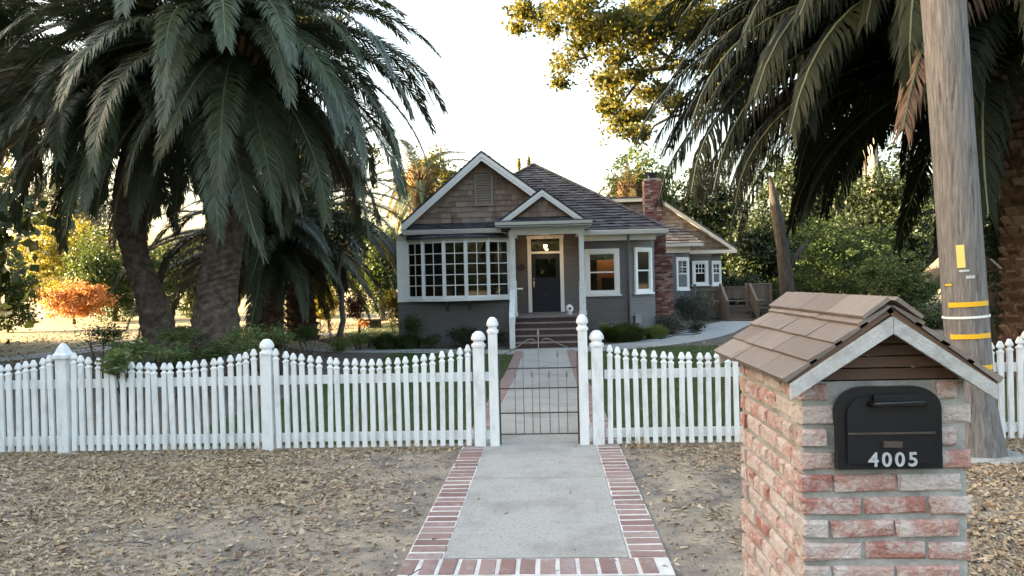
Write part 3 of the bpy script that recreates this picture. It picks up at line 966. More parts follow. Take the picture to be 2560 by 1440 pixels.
# pent roof strip under the main gable
def tabs(mb, A, B, C_, D, rows, tabw, seed, th=.02, clipf=None):
    """roof tabs on quad A(bottom left) B(bottom right) C(top right) D(top left)"""
    r = random.Random(seed)
    A, B, C_, D = map(Vector, (A, B, C_, D))
    nrm = (B - A).cross(D - A).normalized()
    for j in range(rows):
        v0, v1 = j / rows, (j + 1.08) / rows
        v1 = min(1, v1)
        a0, b0 = A.lerp(D, v0), B.lerp(C_, v0)
        a1, b1 = A.lerp(D, v1), B.lerp(C_, v1)
        Lr = (b0 - a0).length
        s = -r.random() * tabw
        while s < Lr:
            w = tabw * r.uniform(.7, 1.25)
            u0_, u1_ = max(0, s + .006) / Lr, min(Lr, s + w - .006) / Lr
            s += w
            if u1_ - u0_ < .002: continue
            t_ = th * r.uniform(.6, 1.3)
            L1 = (b1 - a1).length
            def top(u):
                # keep tab edges parallel to the slope
                p = a0 + (b0 - a0) * u
                if L1 < 1e-3: return a1.copy()
                k = (p - a0).length
                q = a1 + (b1 - a1) * u
                return q
            p0, p1 = a0 + (b0 - a0) * u0_, a0 + (b0 - a0) * u1_
            q0, q1 = top(u0_), top(u1_)
            mb.add([p0 + nrm * t_, p1 + nrm * t_, q1 + nrm * .004, q0 + nrm * .004, p0, p1], [(0, 1, 2, 3), (4, 5, 1, 0), (0, 3, 4), (1, 5, 2)])
YB = 22.82                      # plane of the main gable's bargeboards
z_pt = W(1100, 557, YL).z
rt_ = MB()
rt_.prism([(gx0, YGU + .02, z_gut - .02), (gx0, YL + .1, z_pt), (gx0, YL + .1, z_gut - .1), (gx0, YGU + .05, z_gut - .1)], (gx1 - gx0 + .3, 0, 0))
tabs(rt_, (gx0, YGU - .01, z_gut), (gx1 + .3, YGU - .01, z_gut), (gx1 + .3, YL + .05, z_pt), (gx0, YL + .05, z_pt), 5, .3, 3)
# main gable
pk = W(1203, 377, YB); le = W(1003, 558, YB); re_ = W(1390, 511, YB)
sl_l = (pk.z - le.z) / (pk.x - le.x); sl_r = (pk.z - re_.z) / (re_.x - pk.x)
gz0 = z_pt - .05
tri = [(pk.x, YL, pk.z - .22), (pk.x - (pk.z - .22 - gz0) / sl_l, YL, gz0), (pk.x + (pk.z - .22 - gz0) / sl_r, YL, gz0)]
MB().prism(tri, (0, .12, 0)).build('gable_wall', m_siding, house)
def barge(a, b, w, th, name='bargeboard', mt=None, step=True):
    """board along a->b (top edge), hanging w below, th thick towards -Y"""
    a, b = Vector(a), Vector(b)
    mb = MB()
    dz = Vector((0, 0, -w))
    mb.prism([a, b, b + dz, a + dz], (0, th, 0))
    if step:
        e = Vector((0, -.02, 0))
        mb.prism([a + e, b + e, b + e + dz * .55, a + e + dz * .55], (0, .0195, 0))
    return mb.build(name, mt or m_trim, house)
barge(pk - Vector((0, 0, .05)), le - Vector((0, 0, .05)), .24, .05)
barge(pk - Vector((0, 0, .05)), re_ - Vector((0, 0, .05)), .24, .05)
yb2 = 28.0
for e in (le, re_):
    a_, b_ = Vector(pk), Vector(e)
    rt_.prism([a_ + Vector((0, -.03, 0)), b_ + Vector((0, -.03, 0)), b_ + Vector((0, -.03, -.05)), a_ + Vector((0, -.03, -.05))], (0, yb2 - YB, 0))
tabs(rt_, (le.x, yb2, le.z), (le.x, YB - .04, le.z), (pk.x, YB - .04, pk.z), (pk.x, yb2, pk.z), 18, .33, 5)
tabs(rt_, (re_.x, YB - .04, re_.z), (re_.x, yb2, re_.z), (pk.x, yb2, pk.z), (pk.x, YB - .04, pk.z), 16, .33, 6)
# gable soffit strip
MB().prism([tri[0], tri[1], (tri[1][0] - .2, YL, tri[1][2] - .02), (pk.x, YL, pk.z - .06), (tri[2][0] + .2, YL, tri[2][2] - .02), tri[2]], (0, -(YL - YB) + .06, 0)).build('gable_soffit', m_soffit, house)
# louvre vent
vx0, vx1 = W(1186, 470, YL).x, W(1233, 470, YL).x
vz0, vz1 = W(1210, 509, YL).z, W(1210, 440, YL).z
mb = MB()
mb.box(vx0, vx0 + .07, YL - .07, YL - .001, vz0, vz1)
mb.box(vx1 - .07, vx1, YL - .07, YL - .001, vz0, vz1)
mb.box(vx0 - .02, vx1 + .02, YL - .08, YL - .001, vz1 + .001, vz1 + .05)
mb.box(vx0 - .02, vx1 + .02, YL - .08, YL - .001, vz0 - .07, vz0 - .001)
vent = mb.build('louvre_vent', m_louver, house)
nl_ = 11
for i in range(nl_):
    z_ = vz0 + (vz1 - vz0) * (i + .2) / nl_
    h_ = (vz1 - vz0) / nl_
    q = MB().prism([(vx0 + .071, YL - .065, z_), (vx0 + .071, YL - .05, z_), (vx0 + .071, YL - .006, z_ + h_ * .85), (vx0 + .071, YL - .02, z_ + h_ * .85)], (vx1 - vx0 - .142, 0, 0))
    q.build('slat', m_louver, vent)
# cedar shingles, one by one
def shingle_rows(tri_pk, sl, sr, z0, y, ex, wmin, wmax, seed, hole=None, parent=None, mt=None):
    r = random.Random(seed)
    z = z0
    while z < tri_pk[1] - .02:
        zt = z + ex
        zm = z + ex * .3
        xa, xb = tri_pk[0] - (tri_pk[1] - zm) / sl, tri_pk[0] + (tri_pk[1] - zm) / sr
        x = xa - r.random() * .1
        while x < xb:
            w = r.uniform(wmin, wmax)
            a, b = max(xa, x + .0035), min(xb, x + w - .0035)
            x += w
            if b - a < .03: continue
            segs = [(a, b)]
            if hole and zt > hole[2] + .02 and z < hole[3] - .02:
                if a < hole[1] and b > hole[0]:
                    segs = [s_ for s_ in ((a, min(b, hole[0])), (max(a, hole[1]), b)) if s_[1] - s_[0] > .02]
            for (a2, b2) in segs:
                jz = r.uniform(-.006, .006); t_ = r.uniform(.026, .042)
                zz = min(zt + .02, tri_pk[1])
                mb = MB().add([(a2, y - t_, z + jz), (b2, y - t_, z + jz), (b2, y - .004, zz), (a2, y - .004, zz), (a2, y, z + jz), (b2, y, z + jz), (b2, y, zz), (a2, y, zz)],
                              [(0, 1, 2, 3), (0, 4, 5, 1), (0, 3, 7, 4), (1, 5, 6, 2), (3, 2, 6, 7)])
                mb.build('shingle', mt or m_shingle, parent)
        z = zt
shingle_rows((pk.x, pk.z - .22), sl_l, sl_r, z_pt - .03, YL, .168, .14, .34, 11, (vx0 - .02, vx1 + .02, vz0 - .07, vz1 + .05), house)
# main hip roof
YE = YD - .55
ge0, ge1 = W(1478, 576, YE).x, W(1672, 572, YE).x
ze = W(1575, 574, YE).z
ax_ = W(1333, 411, 28.6)
hl = W(1000, 590, YE).x
back = 34.0
EFL, EFR, EBR, EBL = Vector((hl, YE, ze)), Vector((ge1, YE, ze)), Vector((ge1, back, ze)), Vector((hl, back, ze))
AP, AP2 = Vector((ax_.x, ax_.y, ax_.z)), Vector((ax_.x, back - 3.5, ax_.z))
rt_.add([EFL, EFR, EBR, EBL, AP, AP2], [(0, 1, 4), (1, 2, 5, 4), (2, 3, 5), (3, 0, 4, 5), (3, 2, 1, 0)])
tabs(rt_, EFL, EFR, AP, AP, 27, .28, 8, .045)
tabs(rt_, EFR, EBR, AP2, AP, 22, .33, 9, .05)
for a_, b_ in ((EFR, AP), (EFL, AP), (AP, AP2)):
    for i in range(26):
        p, q = a_.lerp(b_, i / 26), a_.lerp(b_, (i + .96) / 26)
        rt_.beam(p + Vector((0, 0, .03)), q + Vector((0, 0, .022)), .2, .035)
gutter(ge0 - .25, ge1, YE - .02, ze)
sof = MB()
sof.box(ge0 - .5, ge1 - .02, YE + .11, YD + .5, ze - .15, ze - .13)
sof.box(ge1 - .4, ge1 - .02, YD + .5, 30, ze - .15, ze - .13)
sof.build('soffit', m_soffit, house)
fx1 = W(1640, 590, YD - .12).x
MB().box(W(1448, 590, YD).x, fx1, YD - .16, YD - .02, z_fr_lo, ze - .151).build('frieze', m_trim, house)
# downpipe
dxp = W(1571, 700, YD).x
mb = MB()
mb.box(dxp - .07, dxp + .07, YD - .30, YD - .165, z_fr_hi - .06, z_fr_hi + .10)
mb.build('downpipe_head', m_trim, house)
MB().tube([(dxp, YD - .22, z_fr_hi - .05), (dxp, YD - .2, z_fr_lo), (dxp - .005, YD - .06, z_fr_lo - .22), (dxp - .005, YD - .06, g_ + .1)], [.04] * 4, 8).build('downpipe', m_siding, house)
# right-hand windows
main_win = window((w0, YD), (w1, YD), wz0, wz1, 1, 1, house, casing=.125, stile=.05, gl=m_glass_clear, sash=True)
window((pa.x + nbx, pa.y + nby), (pb.x + nbx, pb.y + nby), bwz0, bwz1, 1, 1, house, back=.07, casing=.1, stile=.045, sash=True, gl=m_glass_dark)
rm = MB()
rm.box(w0 - .6, w1 + .35, YD + 1.9, YD + 2.0, g_, z_sof - .1)
rm.build('room_wall', m_orange_room, house)
rm = MB()
rm.box(w0 - .5, w0 + .42, YD + .30, YD + .36, wz0 - .2, wz1 - .25)
rm.box(w0 + .60, w1 - .05, YD + .8, YD + .86, wz0 - .2, wz0 + .55)
rm.build('room_furniture', m_room, house)
MB().box(w0 + .17, w1 - .17, YD + .06, YD + .075, wz1 - .36, wz1 - .12).build('window_blind', m_soffit, house)
lamp = bpy.data.lights.new('room_fill_light', 'POINT'); lamp.energy = 4; lamp.color = (1, .62, .3); lamp.shadow_soft_size = .15  # added light with no visible source, brightens the orange room
lo_ = bpy.data.objects.new('room_fill_light', lamp); COL.objects.link(lo_); lo_.location = (w1 - .3, YD + 1.3, wz1 + .1)
# front door ---------------------------------------------------
zdh = W(1365, 634, YD).z; ztr = W(1365, 597, YD).z
fr_ = MB()
cw = .12
fr_.box(dx0, dx0 + cw, YD - .045, YD + .1, zf, ztr)
fr_.box(dx1 - cw, dx1, YD - .045, YD + .1, zf, ztr)
fr_.box(dx0 - .02, dx1 + .02, YD - .05, YD + .1, ztr + .001, ztr + .11)
fr_.box(dx0 + cw + .001, dx1 - cw - .001, YD - .04, YD + .1, zdh, zdh + .075)
fr_.build('door_frame', m_trim, house)
da, db = dx0 + cw + .004, dx1 - cw - .004
dm = MB()
gx_a, gx_b = da + .13, db - .13
gz_a, gz_b = zf + (zdh - zf) * .60, zf + (zdh - zf) * .91
yd_ = YD + .03
dm.box(da, gx_a, yd_, yd_ + .045, zf + .03, zdh - .003)
dm.box(gx_b, db, yd_, yd_ + .045, zf + .03, zdh - .003)
dm.box(gx_a + .0005, gx_b - .0005, yd_, yd_ + .045, gz_b, zdh - .003)
dm.box(gx_a + .0005, gx_b - .0005, yd_, yd_ + .045, zf + .03, gz_a)
for s_ in (.02, .07):
    dm.box(gx_a + s_, gx_b - s_, yd_ - .012, yd_ - .0005, gz_a - .16 - s_, gz_a - .145 - s_)
    dm.box(gx_a + s_, gx_b - s_, yd_ - .012, yd_ - .0005, zf + .28 + s_, zf + .295 + s_)
    dm.box(gx_a + s_, gx_a + s_ + .012, yd_ - .010, yd_ - .0006, zf + .297 + s_, gz_a - .162 - s_)
    dm.box(gx_b - s_ - .012, gx_b - s_, yd_ - .010, yd_ - .0006, zf + .297 + s_, gz_a - .162 - s_)
cxd, czd = (da + db) / 2, zf + .30 + (gz_a - .16 - zf - .30) / 2
ring = [(cxd + math.cos(a_) * .15, yd_ - .008, czd + math.sin(a_) * .15) for a_ in [k * 2 * math.pi / 24 for k in range(25)]]
dm.tube(ring, [.011] * 25, 5)
dm.box(gx_a, gx_b, yd_ - .02, yd_ - .0007, gz_a - .05, gz_a - .012)
door = dm.build('front_door', m_door, house)
MB().box(gx_a + .001, gx_b - .001, yd_ + .02, yd_ + .028, gz_a + .001, gz_b - .001).build('door_glass', m_glass, door)
hd = MB()
hx_ = da + .07
hd.box(hx_ - .022, hx_ + .022, yd_ - .012, yd_ - .001, zf + .86, zf + 1.06)
hd.lathe((hx_, yd_ - .05, zf + .93), [(.001, -.028), (.026, -.012), (.028, .01), (.001, .028)], 8, smooth=True)
hd.lathe((hx_, yd_ - .02, zf + 1.13), [(.001, -.03), (.03, -.02), (.03, .02), (.001, .03)], 8, smooth=True)
hd.build('door_handle', m_brass, door)
MB().box(da, db, YD + .03, YD + .038, zdh + .077, ztr - .001).build('transom_pane', m_glass, house)
MB().box(da - .3, db + .3, YD + .9, YD + .95, zf, ztr + .1).build('hall_wall', m_room, house)
MB().box(dx0 - .02, dx1 + .02, YD - .12, YD + .1, zf + .002, zf + .03).build('threshold', m_porchfloor, house)
# porch --------------------------------------------------------
px0 = W(1268, 600, YP).x; px1 = W(1462, 600, YP).x
mb = MB()
nb_ = 14
for i in range(nb_):
    a_ = px0 + .12 + (px1 - px0 - .2) * i / nb_
    mb.box(a_ + .003, a_ + (px1 - px0 - .2) / nb_ - .003, YP - .14, YD, zf - .05, zf)
mb.build('porch_floor', m_porchfloor, house)
MB().box(px0 + .13, px1 - .1, YP - .08, YD, g_ - .1, zf - .052).build('porch_base', m_step, house)
nst = 5
rise = (zf - g_) / nst; run = .27
sx0, sx1 = W(1284, 830, 22.8).x, W(1452, 830, 22.8).x
for i in range(1, nst):
    zt = zf - rise * i
    y1_ = YP - .10 - run * (i - 1)
    st = MB().box(sx0 + .01 * i, sx1 - .01 * i, y1_ - run, y1_ + .0, g_ - .1, zt - .04)
    so = st.build('step', m_step, house)
    MB().box(sx0 - .03, sx1 + .03, y1_ - run - .03, y1_ - .004, zt - .038, zt).build('tread', m_tread, so)
def porch_post(pxc, lower_only=False):
    x_ = W(pxc, 600, YP).x
    mb = MB()
    zb = W(1360, 586, YP).z
    w1_, w2_ = .075, .095
    zmid = W(pxc, 702, YP).z
    mb.box(x_ - w1_, x_ + w1_, YP - w1_, YP + w1_, zmid, zb + .01)
    mb.box(x_ - w2_, x_ + w2_, YP - w2_, YP + w2_, zf, zmid - .001)
    mb.box(x_ - w1_ - .03, x_ + w1_ + .03, YP - w1_ - .03, YP + w1_ + .03, zb - .06, zb - .005)
    mb.box(x_ - w2_ - .02, x_ + w2_ + .02, YP - w2_ - .02, YP + w2_ + .02, zf + .001, zf + .12)
    return mb.build('porch_post', m_white, house), x_
p1o, xpA = porch_post(1281)
p2o, xpB = porch_post(1453)
# stair handrail (left), solid white panel
mb = MB()
zr_t = W(1290, 722, YP).z
hr_x = xpA
yb_ = YP - .1 - run * (nst - 1) + .05
zb_ = g_ + (zr_t - zf)
mb.prism([(hr_x - .10, YP - .10, zr_t), (hr_x - .10, yb_, zb_ + .05), (hr_x - .10, yb_, zb_ - .25), (hr_x - .10, YP - .10, zr_t - .72), ], (.16, 0, 0))
mb.box(hr_x - .09, hr_x + .065, yb_ - .10, yb_ - .002, g_, zb_ + .07)
mb.box(hr_x - .05, hr_x + .28, YP + .1, YP + .19, zr_t - .02, zr_t + .02)
mb.build('stair_rail', m_white, house)
# porch beam, ceiling, roof
zb = W(1360, 586, YP).z
YPG = 22.3
zpg = W(1358, 553, YPG).z
MB().box(xpA - .10, xpB + .10, YP - .11, YP + .11, zb, zpg - .14).build('porch_beam', m_trim, house)
mb = MB()
mb.box(xpA - .3, xpB + .3, YPG + .1, YD - .02, zpg - .139, zpg - .12)
mb.build('porch_ceiling', m_soffit, house)
MB().box(xpB - .08, xpB + .08, YP + .112, YD - .03, zb, zpg - .14).build('porch_side_beam', m_soffit, house)
MB().box(xpA - .08, xpA + .08, YP + .112, YD - .03, zb, zpg - .14).build('porch_side_beam', m_soffit, house)
qx0, qx1 = W(1237, 558, YPG).x, W(1481, 549, YPG).x
gutter(qx0, qx1, YPG, zpg)
ppk = W(1355, 470, YPG + .12); pl_ = W(1251, 549, YPG + .12); pr2 = W(1459, 543, YPG + .12)
YPW = YPG + .40
zpt = W(1355, 541, YPW).z
for e in (pl_, pr2):
    rt_.prism([ppk + Vector((0, -.03, 0)), e + Vector((0, -.03, 0)), e + Vector((0, -.03, -.05)), ppk + Vector((0, -.03, -.05))], (0, 4.5, 0))
tabs(rt_, (pr2.x, YPG + .08, pr2.z), (pr2.x, YPG + 4, pr2.z), (ppk.x, YPG + 4, ppk.z), (ppk.x, YPG + .08, ppk.z), 9, .33, 16)
tabs(rt_, (pl_.x, YPG + 4, pl_.z), (pl_.x, YPG + .08, pl_.z), (ppk.x, YPG + .08, ppk.z), (ppk.x, YPG + 4, ppk.z), 9, .33, 17)
rt_.prism([(qx0, YPG + .02, zpg - .02), (qx0, YPW + .05, zpt), (qx0, YPW + .3, zpt), (qx0, YPW + .3, zpg - .11), (qx0, YPG + .04, zpg - .11)], (qx1 - qx0, 0, 0))
tabs(rt_, (qx0, YPG - .01, zpg), (qx1, YPG - .01, zpg), (qx1, YPW, zpt), (qx0, YPW, zpt), 3, .3, 12)
rt_.build('roof', m_roof, house)
barge(ppk - Vector((0, 0, .045)), pl_ - Vector((0, 0, .045)), .19, .05)
barge(ppk - Vector((0, 0, .045)), pr2 - Vector((0, 0, .045)), .19, .05)
psl, psr = (ppk.z - pl_.z) / (ppk.x - pl_.x), (ppk.z - pr2.z) / (pr2.x - ppk.x)
gz_ = zpt - .05
MB().prism([(ppk.x, YPW, ppk.z - .16), (ppk.x - (ppk.z - .16 - gz_) / psl, YPW, gz_), (ppk.x + (ppk.z - .16 - gz_) / psr, YPW, gz_)], (0, .1, 0)).build('porch_gable_wall', m_siding, house)
shingle_rows((ppk.x, ppk.z - .16), psl, psr, zpt - .02, YPW, .168, .14, .34, 21, None, house)
# small things on the porch: hanging lamp, plaque, ornament
pend = thing('hanging_lamp', (W(1363, 610, 24.2).x, 24.2, zpg - .14), 'lit pendant lamp with two glowing bulbs hanging in the porch', 'lamp')
lx, lz = W(1363, 613, 24.2).x, W(1363, 613, 24.2).z
MB().tube([(lx, 24.2, zpg - .14), (lx, 24.2, lz + .06)], [.008, .008], 6).build('cord', m_iron, pend)
mb = MB(); mb.lathe((lx, 24.2, lz), [(.02, .07), (.05, .05), (.055, -.005)], 10, smooth=True); mb.build('lamp_shade', m_iron, pend)
MB().lathe((lx, 24.2, lz - .005), [(.002, -.075), (.045, -.05), (.06, 0), (.04, .04)], 10, smooth=True).build('bulb', m_bulb, pend)
MB().lathe((lx + .05, 24.25, lz - .14), [(.002, -.03), (.032, -.015), (.032, .015), (.002, .03)], 8, smooth=True).build('bulb', m_bulb, pend)
pl2 = bpy.data.lights.new('porch_lamp', 'POINT'); pl2.energy = 1.2; pl2.color = (1, .62, .3); pl2.shadow_soft_size = .06
po = bpy.data.objects.new('porch_lamp', pl2); COL.objects.link(po); po.location = (lx, 24.1, lz - .22)
q = W(1304, 668, YD)
mb = MB()
n_ = 20
el_ = [(q.x + math.cos(a_) * .135, YD - .016, q.z + math.sin(a_) * .115) for a_ in [k * 2 * math.pi / n_ for k in range(n_)]]
mb.prism(el_, (0, -.03, 0))
pq = mb.build('oval_plaque', m_plaque); tag(pq, 'dark oval plaque on the porch wall left of the front door', 'plaque')
mb = MB()
mb.tube([(q.x + math.cos(a_) * .118, YD - .048, q.z + math.sin(a_) * .10) for a_ in [k * 2 * math.pi / 24 for k in range(25)]], [.007] * 25, 5)
mb.build('rim', m_iron, pq)
q = W(1423, 776, YP + .75)
orn = thing('porch_ornament', (q.x, q.y, zf), 'round white ornament with dark centre standing on the porch floor', 'ornament')
mb = MB()
rr_ = .135
axis = Vector((.55, -.8, .15)).normalized()
aa = axis.cross(Vector((0, 0, 1))).normalized(); bb_ = aa.cross(axis)
cc_ = Vector((q.x, q.y, zf + rr_ + .035))
mb.tube([cc_ - axis * .05, cc_ - axis * .045, cc_ + axis * .03, cc_ + axis * .05, cc_ + axis * .04], [.09, rr_ * .9, rr_, rr_ * .92, .05], 18)
mb.build('shell', m_ceramic, orn)
MB().tube([cc_ + axis * .04, cc_ + axis * .056], [.048, .04], 14).build('centre', m_black, orn)
MB().lathe((q.x, q.y, zf), [(.10, .001), (.09, .03), (.05, .05)], 12, smooth=True).build('base', m_ceramic, orn)
# chimney ------------------------------------------------------
ch = MB()
rc = random.Random(5)
def chim(x0, x1, y0, y1, z0, z1):
    ch.box(x0 + .012, x1 - .012, y0 + .012, y1 - .012, z0, z1)
    z = z0
    r_i = 0
    while z < z1 - .03:
        for (a, b, fixed, ax, sgn) in ((x0, x1, y0, 'x', -1), (y0, y1, x0, 'y', -1), (y0, y1, x1, 'y', 1), (x0, x1, y1, 'x', 1)):
            s = a - (.1 if r_i % 2 else 0)
            while s < b:
                u0_, u1_ = max(a, s + .006), min(b, s + .2 - .006)
                s += .2
                if u1_ - u0_ < .03: continue
                pr_d = rc.uniform(0, .008)
                if ax == 'x': ch.box(u0_, u1_, min(fixed, fixed + sgn * pr_d) - (.0 if sgn > 0 else 0), max(fixed, fixed + sgn * pr_d) + (.02 if sgn < 0 else 0), z + .005, z + .062)
                else: ch.box(min(fixed, fixed + sgn * pr_d) - (.02 if sgn > 0 else 0), max(fixed, fixed + sgn * pr_d) + (.02 if sgn < 0 else 0), u0_, u1_, z + .005, z + .062)
        z += .075
        r_i += 1
YC = 26.35
cx0, cx1 = W(1632, 700, YC).x, W(1682, 700, YC).x
zsh = W(1650, 640, YC).z
ux0, ux1 = W(1612, 500, YC + .2).x, W(1655, 500, YC + .2).x
ztop = W(1632, 449, YC + .2).z
chim(cx0, cx1, YC, YC + .85, g_ - .1, zsh)
chim(ux0 + .12, ux1 + .10, YC + .18, YC + .78, zsh, W(1640, 560, YC).z)
chim(ux0, ux1, YC + .2, YC + .76, W(1640, 560, YC).z, ztop)
chimney = ch.build('chimney', m_cbrick, house)
mb = MB()
cxm = (ux0 + ux1) / 2
mb.box(ux0 + .03, ux1 - .03, YC + .24, YC + .72, ztop, ztop + .05)
mb.build('chimney_crown', m_mortar, chimney)
mb = MB()
mb.box(cxm - .11, cxm + .11, YC + .36, YC + .6, ztop + .05, ztop + .16)
mb.hexa([(cxm - .10, YC + .38, ztop + .16), (cxm + .10, YC + .38, ztop + .16), (cxm + .10, YC + .58, ztop + .16), (cxm - .10, YC + .58, ztop + .16),
         (cxm - .22, YC + .28, ztop + .25), (cxm + .22, YC + .28, ztop + .25), (cxm + .22, YC + .68, ztop + .25), (cxm - .22, YC + .68, ztop + .25)])
mb.build('chimney_cap', m_black, chimney)
# rear wing ----------------------------------------------------
YW = 35.5
wl_, wt1 = W(1500, 505, YW).x, W(1640, 503, YW)
wr_ = W(1832, 629, YW)
z_we = W(1780, 631, YW).z
wtl = W(1530, 505, YW)
shw = MB()
poly = [(wl_, YW, g_ - .1), (W(1778, 700, YW).x, YW, g_ - .1), (W(1778, 700, YW).x, YW, z_we), (wr_.x, YW, z_we), (wt1.x, YW, wt1.z), (wl_, YW, wt1.z)]
MB().prism(poly, (0, 5, 0)).build('rear_wing_wall', m_siding, house)
r = random.Random(31)
z = z_we + .05
while z < wt1.z - .04:
    xb = wt1.x + (wr_.x - wt1.x) * (wt1.z - z) / (wt1.z - z_we)
    x = wl_
    while x < xb:
        w = r.uniform(.15, .4)
        a, b = x + .004, min(xb, x + w - .004)
        x += w
        t_ = r.uniform(.02, .05)
        zz = min(z + .2, wt1.z)
        shw.add([(a, YW - t_, z), (b, YW - t_, z), (b, YW - .005, zz), (a, YW - .005, zz), (a, YW, z), (b, YW, z)], [(0, 1, 2, 3), (4, 5, 1, 0), (0, 3, 4), (1, 5, 2)])
    z += .19
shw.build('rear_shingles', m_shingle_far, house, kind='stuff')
tr_ = MB()
def rbar(a, b, w, y, th=.3):
    a, b = Vector((a[0], y, a[1])), Vector((b[0], y, b[1]))
    tr_.prism([a, b, b - Vector((0, 0, w)), a - Vector((0, 0, w))], (0, -th, 0))
rbar((wl_, wt1.z + .14), (wt1.x + .05, wt1.z + .14), .16, YW - .002)
rbar((wt1.x + .052, wt1.z + .14), (wr_.x + .05, z_we + .16), .17, YW - .003)
rbar((W(1722, 632, YW).x, z_we + .1), (wr_.x + .1, z_we + .1), .16, YW - .31, .05)
tr_.build('rear_trim', m_soffit, house)
rr2 = MB()
rr2.prism([(wt1.x + .05, YW - .33, wt1.z + .145), (wr_.x + .1, YW - .33, z_we + .165), (wr_.x + .1, YW - .33, z_we + .23), (wt1.x, YW - .33, wt1.z + .22)], (0, 6, 0))
rr2.prism([(wl_, YW - .33, wt1.z + .145), (wt1.x + .05, YW - .33, wt1.z + .145), (wt1.x, YW - .33, wt1.z + .22), (wl_, YW - .33, wt1.z + .2)], (0, 6, 0))
# bay on the wing
YBY = 34.2
by0, by1 = W(1640, 690, YBY).x, W(1688, 690, YBY).x
by2_ = W(1722, 690, YW - .3).x
zby_t = W(1690, 632, YBY).z
bw_ = MB()
bw_.box(by0, by1, YBY, YW - .01, g_, zby_t)
bw_.prism([(by1 + .001, YBY, g_), (by2_, YW - .4, g_), (by2_, YW - .01, g_), (by1 + .001, YW - .01, g_)], (0, 0, zby_t - g_))
xa1, xa2 = W(1778, 690, YW).x, W(1803, 690, YW + .9).x
bw_.prism([(xa1 + .001, YW + .002, g_), (xa2, YW + .9, g_), (xa2, YW + 1.5, g_), (xa1 + .001, YW + 1.5, g_)], (0, 0, z_we - g_))
bw_.build('rear_bay_wall', m_siding, house)
sb_ = MB()
clap(sb_, (by0, YBY), (by1, YBY), g_, zby_t, .13)
clap(sb_, (by1, YBY), (by2_, YW - .4), g_, zby_t, .13)
clap(sb_, (by2_, YW), (xa1, YW), g_, z_we, .13)
clap(sb_, (xa1, YW), (xa2, YW + .9), g_, z_we, .13)
sb_.build('rear_siding', m_siding, house)
zgb = W(1710, 609, YBY - .4).z
gb0, gb1 = W(1640, 612, YBY - .4).x, W(1759, 606, YBY - .4).x
gutter(gb0, gb1, YBY - .4, zgb, .12)
MB().box(gb0, by2_ - .1, YBY - .06, YBY + .2, zby_t, zgb - .121).build('rear_frieze', m_soffit, house)
zq = W(1700, 560, YW - .1).z
A_, B_, C2, D_ = (gb0, YBY - .4, zgb), (gb1, YBY - .4, zgb), (W(1690, 572, YW - .1).x, YW - .1, zq), (gb0, YW - .1, zq)
rr2.add([A_, B_, C2, D_], [(0, 1, 2, 3)])
rr2.add([B_, (gb1, YW - .1, zgb), C2], [(0, 1, 2)])
tabs(rr2, A_, B_, C2, D_, 7, .34, 33, .05)
rr2.build('rear_roof', m_roof, house)
def rw(a_px, b_px, t_px, bt_px, ya, yb, cols=1, rows=1):
    xm = (a_px + b_px) / 2
    z0_, z1_ = W(xm, bt_px, (ya + yb) / 2).z, W(xm, t_px, (ya + yb) / 2).z
    window((W(a_px, 690, ya).x, ya - .075), (W(b_px, 690, yb).x, yb - .075), z0_, z1_, 1, 1, house, back=.09, casing=.11, stile=.05, munt=.03, sash=True, gl=m_glass_dark, top_cols=cols, top_rows=rows)
rw(1650, 1677, 643, 724, YBY, YBY, 2, 2)
rw(1690, 1721, 643, 724, YBY + .12, YW - .42, 2, 2)
rw(1730, 1770, 652, 712, YW, YW, 3, 2)
rw(1779, 1801, 652, 712, YW + .08, YW + .85, 2, 2)
# deck beside the wing -----------------------------------------
YK = 34.0
kx0, kx1 = W(1738, 750, YK).x, W(1928, 750, YK).x
zk = W(1840, 752, YK).z
deck = thing('wooden_deck', ((kx0 + kx1) / 2, YK, g_), 'weathered brown wooden deck with board railings and steps beside the rear wing', 'deck')
sx_a, sx_b = W(1803, 750, YK).x, W(1868, 750, YK).x
for i in range(9):
    y_ = YK + i * .15
    MB().box(kx0, kx1, y_, y_ + .143, zk - .04, zk).build('floor_board', m_deck, deck)
zr_ = W(1890, 708, YK).z
def kpanel(x0, x1, y, ztop):
    n_ = max(2, int((x1 - x0) / .14))
    for i in range(n_):
        a_ = x0 + (x1 - x0) * i / n_
        MB().box(a_ + .004, a_ + (x1 - x0) / n_ - .004, y, y + .025, zk + .05, ztop - .06).build('rail_board', m_deck, deck)
    MB().box(x0 - .05, x1 + .05, y - .05, y + .07, ztop - .058, ztop).build('rail_cap', m_deck, deck)
kpanel(sx_b + .02, kx1, YK + .02, zr_)
kpanel(kx0, sx_a, YK + .02, W(1770, 724, YK).z)
kpanel(sx_a, sx_b + .3, YK + 1.3, W(1830, 716, YK + 1.3).z)
for x_ in (kx0, sx_a, sx_b, kx1 - .02):
    MB().box(x_ - .06, x_ + .05, YK - .045, YK + .055 + .07, g_, zr_ + .02).build('post', m_deck, deck)
for i in range(3):
    MB().box(sx_b + .1, kx1 - .1, YK + .0, YK + .03, zk - .2 - .2 * i, zk - .06 - .2 * i).build('skirt_board', m_deck, deck)
MB().box(kx0 + .1, sx_a - .08, YK + .0, YK + .03, zk - .5, zk - .06).build('skirt_board', m_deck_red, deck)
nk = 4
for i in range(nk):
    zt = zk - (zk - g_) / (nk + .3) * (i + 1)
    MB().box(sx_a + .05, sx_b + .08, YK - .04 - .28 * (i + 1), YK - .045 - .28 * i, zt - .05, zt).build('step', m_deck, deck)
    MB().box(sx_a + .05, sx_b + .08, YK - .02 - .28 * (i + 1), YK - .0 - .28 * (i + 1) , g_, zt - .052).build('riser', m_deck, deck)
